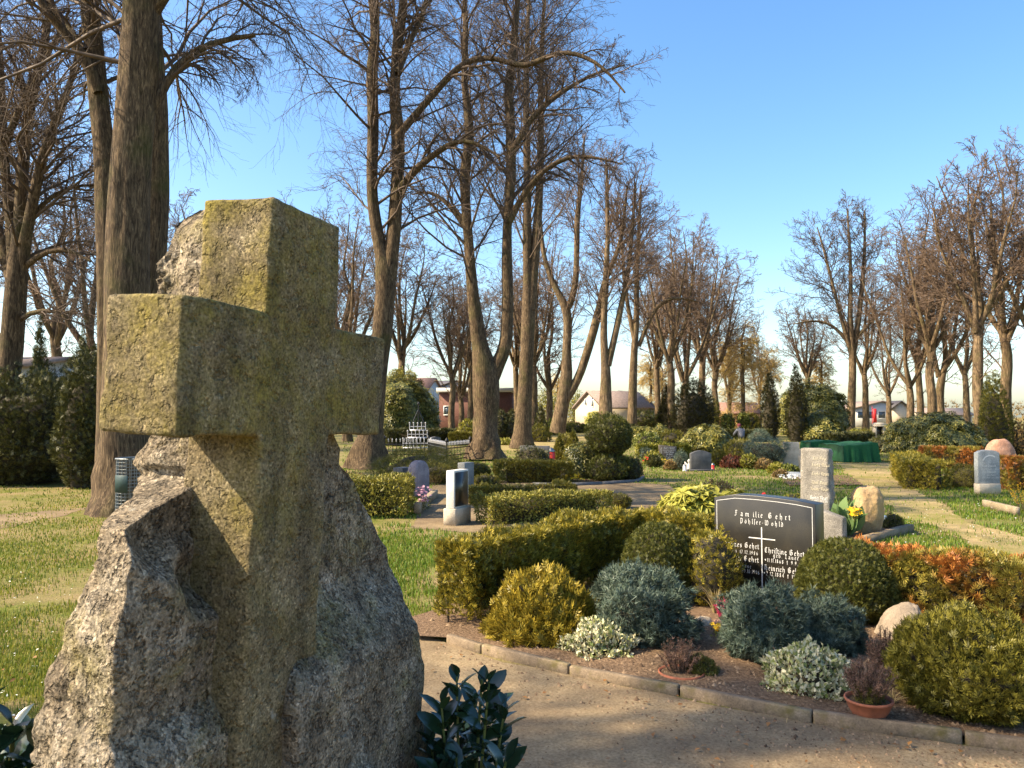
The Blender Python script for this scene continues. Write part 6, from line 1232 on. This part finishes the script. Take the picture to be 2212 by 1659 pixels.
T('linden', 'linden stem directly behind the right side of the huge straight trunk', 322, 16.8, [([(318, 1085, 66), (322, 800, 56), (330, 560, 54), (338, 418, 54), (337, 250, 50), (328, 100, 45), (320, -200, 38), (310, -600, 24), (305, -950, 10)], 0)], dict(n1=24, t0=.42, L1=5.5, a1=1.15, lift=.5, droop=1.0), group=GB, sides=20, seed=5)
T('linden', 'many stemmed linden at the left picture edge above the dark yew', 10, 21, [([(0, 985, 60), (8, 900, 52), (20, 800, 46), (30, 670, 44), (38, 580, 42), (42, 500, 26), (45, 420, 24), (55, 300, 22), (70, 200, 20), (95, 100, 16), (110, 0, 14), (120, -250, 7)], 0), ([(34, 600, 34), (26, 500, 22), (14, 400, 20), (5, 300, 20), (0, 150, 17), (-10, 0, 13), (-20, -200, 6)], .6), ([(40, 600, 32), (58, 500, 23), (72, 430, 22), (92, 330, 19), (130, 240, 15), (160, 160, 11), (175, 60, 6)], -.8), ([(30, 620, 26), (-10, 480, 20), (-40, 330, 16), (-70, 150, 10)], 1.2)],
  dict(n1=30, t0=.3, L1=3.8, a1=1.0, n2=10, n3=7, lift=.8, droop=.6), [([(55, 575, 14), (85, 548, 12), (120, 533, 10), (160, 538, 8), (195, 565, 5)], -1), ([(44, 690, 13), (60, 672, 11), (95, 664, 9), (130, 682, 7), (165, 672, 4)], -1), ([(5, 325, 16), (34, 253, 14), (68, 180, 12), (108, 113, 9), (150, 20, 5)], -1), ([(66, 470, 12), (110, 420, 9), (160, 395, 7), (215, 400, 4)], .5)], group=GB, sides=18, seed=6)
T('linden', 'twin stemmed linden with burred foot right behind the stone cross', 797, 27, [([(795, 1012, 76), (797, 975, 70), (800, 935, 48), (806, 880, 44), (816, 780, 44), (826, 720, 44), (832, 645, 44), (836, 590, 46), (822, 545, 28), (812, 490, 26), (803, 418, 24), (805, 330, 24), (806, 252, 24), (802, 150, 24), (812, 76, 20), (806, 0, 22), (800, -200, 15), (795, -450, 6)], 0), ([(838, 600, 38), (846, 545, 32), (853, 490, 31), (856, 418, 28), (861, 353, 28), (860, 290, 30), (851, 202, 23), (856, 126, 21), (870, 25, 20), (878, -150, 15), (885, -420, 6)], .4)],
  dict(n1=40, t0=.3, L1=5.2, a1=1.05, n2=10, n3=8, lift=.6, droop=.55, nl=12, LL=2.4), [([(858, 295, 18), (885, 262, 17), (910, 234, 16), (961, 174, 15), (998, 136, 14), (1036, 121, 12), (1087, 128, 11), (1130, 150, 12), (1178, 123, 11), (1221, 108, 10), (1266, 123, 9), (1306, 146, 7), (1350, 200, 4)], -2.5), ([(862, 415, 20), (885, 378, 17), (910, 353, 15), (950, 325, 13), (986, 300, 11), (1030, 306, 8), (1080, 340, 4)], -2), ([(858, 160, 16), (878, 110, 13), (895, 66, 12), (915, 33, 11), (930, -60, 7)], 1)], group=GB, sides=26, burl=.55, flare=1.1, seed=8)
T('linden', 'forked linden with burred hollow foot in the middle of the cemetery', 1047, 32, [([(1047, 990, 62), (1047, 960, 56), (1049, 925, 50), (1050, 900, 48), (1050, 850, 58), (1050, 806, 56), (1036, 746, 34), (1022, 645, 26), (1014, 544, 22), (1006, 443, 21), (1003, 378, 24), (1014, 302, 21), (1012, 252, 18), (1002, 176, 14), (1006, 76, 13), (1004, 0, 11), (1000, -150, 5)], 0), ([(1058, 815, 44), (1080, 780, 30), (1094, 746, 28), (1098, 645, 24), (1095, 570, 22), (1095, 494, 20), (1100, 430, 22), (1104, 378, 22), (1102, 252, 20), (1097, 202, 20), (1110, 100, 16), (1118, 0, 12), (1125, -150, 5)], .5)],
  dict(n1=40, t0=.32, L1=6.0, a1=.8, n2=10, n3=8, lift=.95, droop=.3, nl=10, LL=2.2), [([(1100, 480, 15), (1130, 420, 13), (1170, 370, 11), (1230, 335, 9), (1290, 340, 6), (1345, 355, 3)], -1.5), ([(1104, 330, 14), (1150, 250, 12), (1210, 200, 10), (1280, 160, 7), (1350, 140, 3)], -1.0), ([(1010, 500, 11), (970, 440, 9), (930, 410, 7), (890, 420, 3)], 1.0)], group=GB, sides=26, burl=.6, flare=1.15, seed=9)
T('linden', 'straight pale linden trunk right of the forked one', 1130, 44, [([(1128, 968, 42), (1130, 900, 36), (1135, 836, 31), (1143, 670, 28), (1139, 594, 19), (1138, 519, 20), (1139, 443, 17), (1138, 300, 15), (1136, 176, 13), (1140, 60, 9), (1145, -60, 4)], 0), ([(1145, 670, 26), (1152, 594, 20), (1159, 519, 20), (1164, 443, 18), (1168, 320, 15), (1168, 180, 12), (1172, 80, 9), (1178, -60, 4)], .3)], dict(n1=36, t0=.36, L1=6.4, a1=.75, n2=10, n3=7, lift=1.0, droop=.25), group=GB, sides=20, flare=1.5, seed=10)
T('linden', 'two leaning linden trunks growing from one foot', 1208, 64, [([(1203, 936, 34), (1212, 890, 30), (1225, 820, 26), (1223, 767, 19), (1228, 699, 19), (1226, 660, 20), (1208, 640, 14), (1185, 590, 12), (1172, 545, 10), (1165, 450, 8), (1160, 350, 4)], 0), ([(1228, 665, 15), (1244, 622, 13), (1246, 544, 12), (1246, 469, 12), (1256, 400, 9), (1262, 300, 4)], .5), ([(1222, 860, 24), (1250, 821, 18), (1273, 745, 19), (1286, 699, 18), (1297, 661, 15), (1306, 600, 13), (1330, 560, 11), (1345, 500, 8), (1355, 400, 4)], -.5)], dict(n1=22, t0=.35, L1=5.5, a1=.8, lift=.9, droop=.25), group=GB, bark='barkfar', twig='twigred', seed=11)
T('linden', 'linden with forked trunk right of the leaning pair', 1305, 62, [([(1308, 915, 30), (1308, 870, 26), (1310, 821, 21), (1305, 760, 17), (1304, 699, 15), (1309, 600, 13), (1313, 519, 10), (1312, 443, 9), (1310, 340, 4)], 0), ([(1313, 790, 16), (1335, 695, 13), (1345, 645, 11), (1357, 590, 10), (1366, 500, 8), (1372, 400, 4)], .5)], dict(n1=26, t0=.35, L1=5.8, a1=.8, lift=.9, droop=.25), group=GB, bark='barkfar', twig='twigred', seed=12)
T('linden', 'straight pale linden trunk before the dark rhododendron, with a wide right limb', 1365, 68, [([(1365, 915, 22), (1367, 836, 18), (1370, 745, 15), (1376, 690, 12), (1375, 600, 10), (1380, 500, 8), (1384, 400, 4)], 0), ([(1372, 740, 12), (1355, 660, 9), (1345, 560, 7), (1340, 450, 3)], .5)], dict(n1=26, t0=.35, L1=5.8, a1=.85, lift=.9, droop=.25), [([(1380, 748, 10), (1405, 683, 9), (1430, 645, 8), (1468, 640, 6), (1520, 655, 3)], -1)], group=GB, bark='barkfar', twig='twigred', seed=13)
T('linden', 'free standing bare linden with wide round crown, right of the open sky', 1836, 88, [([(1834, 936, 22), (1838, 900, 18), (1841, 830, 16), (1842, 760, 15), (1836, 700, 11), (1838, 600, 8), (1836, 540, 6), (1830, 450, 3)], 0), ([(1841, 775, 13), (1855, 690, 11), (1864, 600, 9), (1868, 540, 7), (1868, 455, 3)], .6), ([(1838, 760, 11), (1818, 690, 8), (1800, 620, 6), (1780, 540, 5), (1765, 490, 2)], -.6)], dict(n1=26, t0=.3, L1=6.2, a1=.9, lift=.8, droop=.1), [([(1836, 745, 8), (1800, 700, 6), (1760, 690, 5), (1715, 700, 2)], .5), ([(1846, 735, 8), (1885, 690, 6), (1925, 660, 4), (1945, 650, 2)], -.5)], group=GB, bark='barkfar', seed=14)
# variants for the rows farther back
def gen(seed, h=20., r=.4, fork=6.5, k=5, spread=3.4):
    rr = np.random.default_rng(seed); st = []
    lead = [(rr.normal(0, .12), rr.normal(0, .12), z) for z in np.linspace(0, fork, 5)] + [(rr.normal(0, .4), rr.normal(0, .4), z) for z in np.linspace(fork * 1.2, h, 6)]
    st.append((np.array(lead), np.concatenate([np.linspace(r, r * .78, 5), np.linspace(r * .55, .03, 6)])))
    for i in range(k):
        a = i * 6.283 / k + rr.normal(0, .3); s = spread * rr.uniform(.6, 1.2); z0 = fork * rr.uniform(.75, 1.15); top = h * rr.uniform(.8, .98); tt = np.linspace(0, 1, 7)
        x = s * tt ** .7; st.append((np.stack([np.cos(a) * x + rr.normal(0, .12, 7), np.sin(a) * x + rr.normal(0, .12, 7), z0 + (top - z0) * tt], 1), np.linspace(r * .5, .03, 7)))
    return st
def gtree(label, seed, D, name='linden', twig='twigred', **kw):
    cr = dict(n1=14, t0=.2, L1=4.4, a1=.85, n2=7, n3=6, n4=2, lift=.9, droop=.2, prof=.35); cr.update(kw.pop('crown', {}))
    g = {k_: kw.pop(k_) for k_ in ('h', 'r', 'fork', 'k', 'spread') if k_ in kw}
    return tree(name, label, gen(seed, **g), (0, 0, 0), D, cr, (), bark='barkfar', twig=twig, seed=seed, **kw)
VAR = [gtree('', 41, 70), gtree('', 42, 80, k=4, spread=4.0, fork=5.0), gtree('', 43, 90, k=6, spread=2.9, fork=7.5)]
FAR = [(1452, 80, 470, 'bare linden behind the dark conifer pair, left one'), (1480, 86, 480, 'bare linden rising right behind the pointed conifer'), (1519, 96, 520, 'bare linden above the broad dark conifer'), (1545, 100, 560, 'slightly leaning bare linden right of the conifer pair'), (1577, 118, 640, 'thin bare linden left of the person'),
       (868, 70, 490, 'bare linden rising from behind the big glossy rhododendron'), (976, 72, 560, 'bare linden with arching limbs left of the forked tree'), (996, 78, 600, 'bare linden leaning behind the left foot of the forked tree'), (1016, 84, 580, 'bare linden hidden behind the forked tree'), (1156, 80, 500, 'bare linden directly right of the straight pale trunk'), (1187, 86, 560, 'bare linden between straight and leaning trunks'), (1115, 90, 560, 'thin bare linden left behind the straight pale trunk'),
       (748, 56, 440, 'small forked bare tree in the gap right of the stone cross'), (700, 80, 430, 'distant bare tree directly above the right shoulder of the stone cross'), (-60, 40, 150, 'bare linden beyond the left picture edge'), (120, 60, 330, 'bare linden far behind the conifer spires'), (205, 52, 260, 'bare linden far behind the huge trunk'), (400, 70, 420, 'bare linden hidden low behind the stone cross'),
       (1872, 96, 560, 'bare linden close right of the free standing round one'), (1966, 80, 520, 'bare linden, first of the right row'), (1986, 84, 540, 'bare linden, second of the right row'), (2011, 76, 420, 'bare linden, third of the right row'), (2034, 78, 430, 'bare linden, fourth of the right row'), (2119, 60, 330, 'thick bare linden left of the golden cypress'), (2174, 66, 310, 'bare linden behind the golden cypress'), (2270, 60, 280, 'bare linden beyond the right picture edge'), (1745, 112, 640, 'bare tree behind the columnar cypresses'), (2090, 95, 560, 'bare linden farther back in the right row'), (1920, 110, 620, 'distant bare linden behind the right trunks'), (1420, 105, 560, 'distant bare linden above the dark conifers'), (1640, 130, 720, 'distant bare tree left of the slim cypress')]
for i, (px, D, ty, lb) in enumerate(FAR):
    src = VAR[i % 3]; x = AT(px, 900, D)[0]; hh = HZ(ty, D); s_ = hh / 21.0
    if i < 3: src.location = (x, D, 0); src.scale = (s_ * 1.05, s_ * 1.05, s_); src['label'] = lb; src['group'] = GB
    else: copy_tree_obj(src, (x, D, 0), (s_ * 1.05, s_ * 1.05, s_), i * 1.37, lb, GB)
lar = gtree('golden brown larch left of the slim cypress', 51, 100, name='larch', twig='twiggold', h=14., r=.3, fork=10., k=1, spread=.4, crown=dict(n1=40, t0=.15, L1=3.4, a1=1.5, lift=.0, droop=.4, n2=8, n3=6)); lar.location = (AT(1606, 900, 105)[0], 105, 0)
for px, D, s_, lb in ((1575, 112, .9, 'golden brown larch behind the bent person'), (1660, 118, .85, 'golden brown larch behind the slim cypress'), (1405, 118, .8, 'golden twigged tree right of the white gabled house'), (1430, 125, .75, 'golden twigged tree behind the conifer pair'), (1775, 115, .8, 'golden twigged tree behind the big dark rhododendron'), (1205, 120, .6, 'golden twigged tree between the leaning trunks')):
    copy_tree_obj(lar, (AT(px, 900, D)[0], D, 0), s_, px, lb, 'golden larches in the background')
wil = tree('weeping_willow', 'small golden weeping willow behind the big glossy rhododendron', [(np.array([(0, 0, 0), (.1, 0, 2.5), (0, .1, 5.2)]), np.array([.2, .14, .05]))], (0, 0, 0), 60, dict(n1=44, t0=.45, L1=2.8, a1=1.2, n2=12, L2=.8, n3=4, L3=.5, n4=0, lift=.5, droop=2.6), (), bark='barkfar', twig='willow', seed=61, tmin=.016); wil.location = (AT(872, 900, 62)[0], 62, 0); wil.scale = (1.05, 1.05, 1.05)
for px, D, ty, w, lb in ((1182, 110, 835, 60, 'pale yellow green budding tree behind the leaning trunks'), (1245, 118, 838, 46, 'pale yellow green budding tree left above the beige house')):
    R_ = w / 2 * D / F; tr = shrub_at(AT(px, 900, D)[0], D, R_, HZ(ty, D) - 1.0, 'lime', lb, 'budding_tree', 'tree', 'dome', n=1500, size=.28, core=0, z=1.0, depth=.35, stems=10)
    mb = MB(); mb.tube([(0, 0, -1.0), (0, .1, 2.5)], .14, 6); mb.build('trunk', M['barkfar'], tr)
oak = gtree('narrow young linden left of the picture, shading the foreground path', 71, 20, h=15., r=.2, fork=6., k=3, spread=.6, tmin=.014, crown=dict(n1=24, L1=1.9, n2=8, n3=6, n4=2), group=GB); oak.location = (-13.2, 2.1, 0)
# far woods that close the horizon
P = []; nW = 9000; x = rng.uniform(-190, 230, nW); y = rng.uniform(150, 175, nW); hh = 3.6 + 1.6 * fbm(np.stack([x * .06, y * .02, 0 * x], 1), 3, 91)
P = np.stack([x, y, hh * rng.random(nW) ** .8], 1); V, Fa = scatter('tuft4', P, rng.normal(0, .5, (nW, 3)) + np.array([0, 0, .7]), rng.normal(0, 1, (nW, 3)), rng.uniform(.5, 1.1, nW)); o = mk('far_woods', V, Fa, M['brown']); o['kind'] = 'stuff'
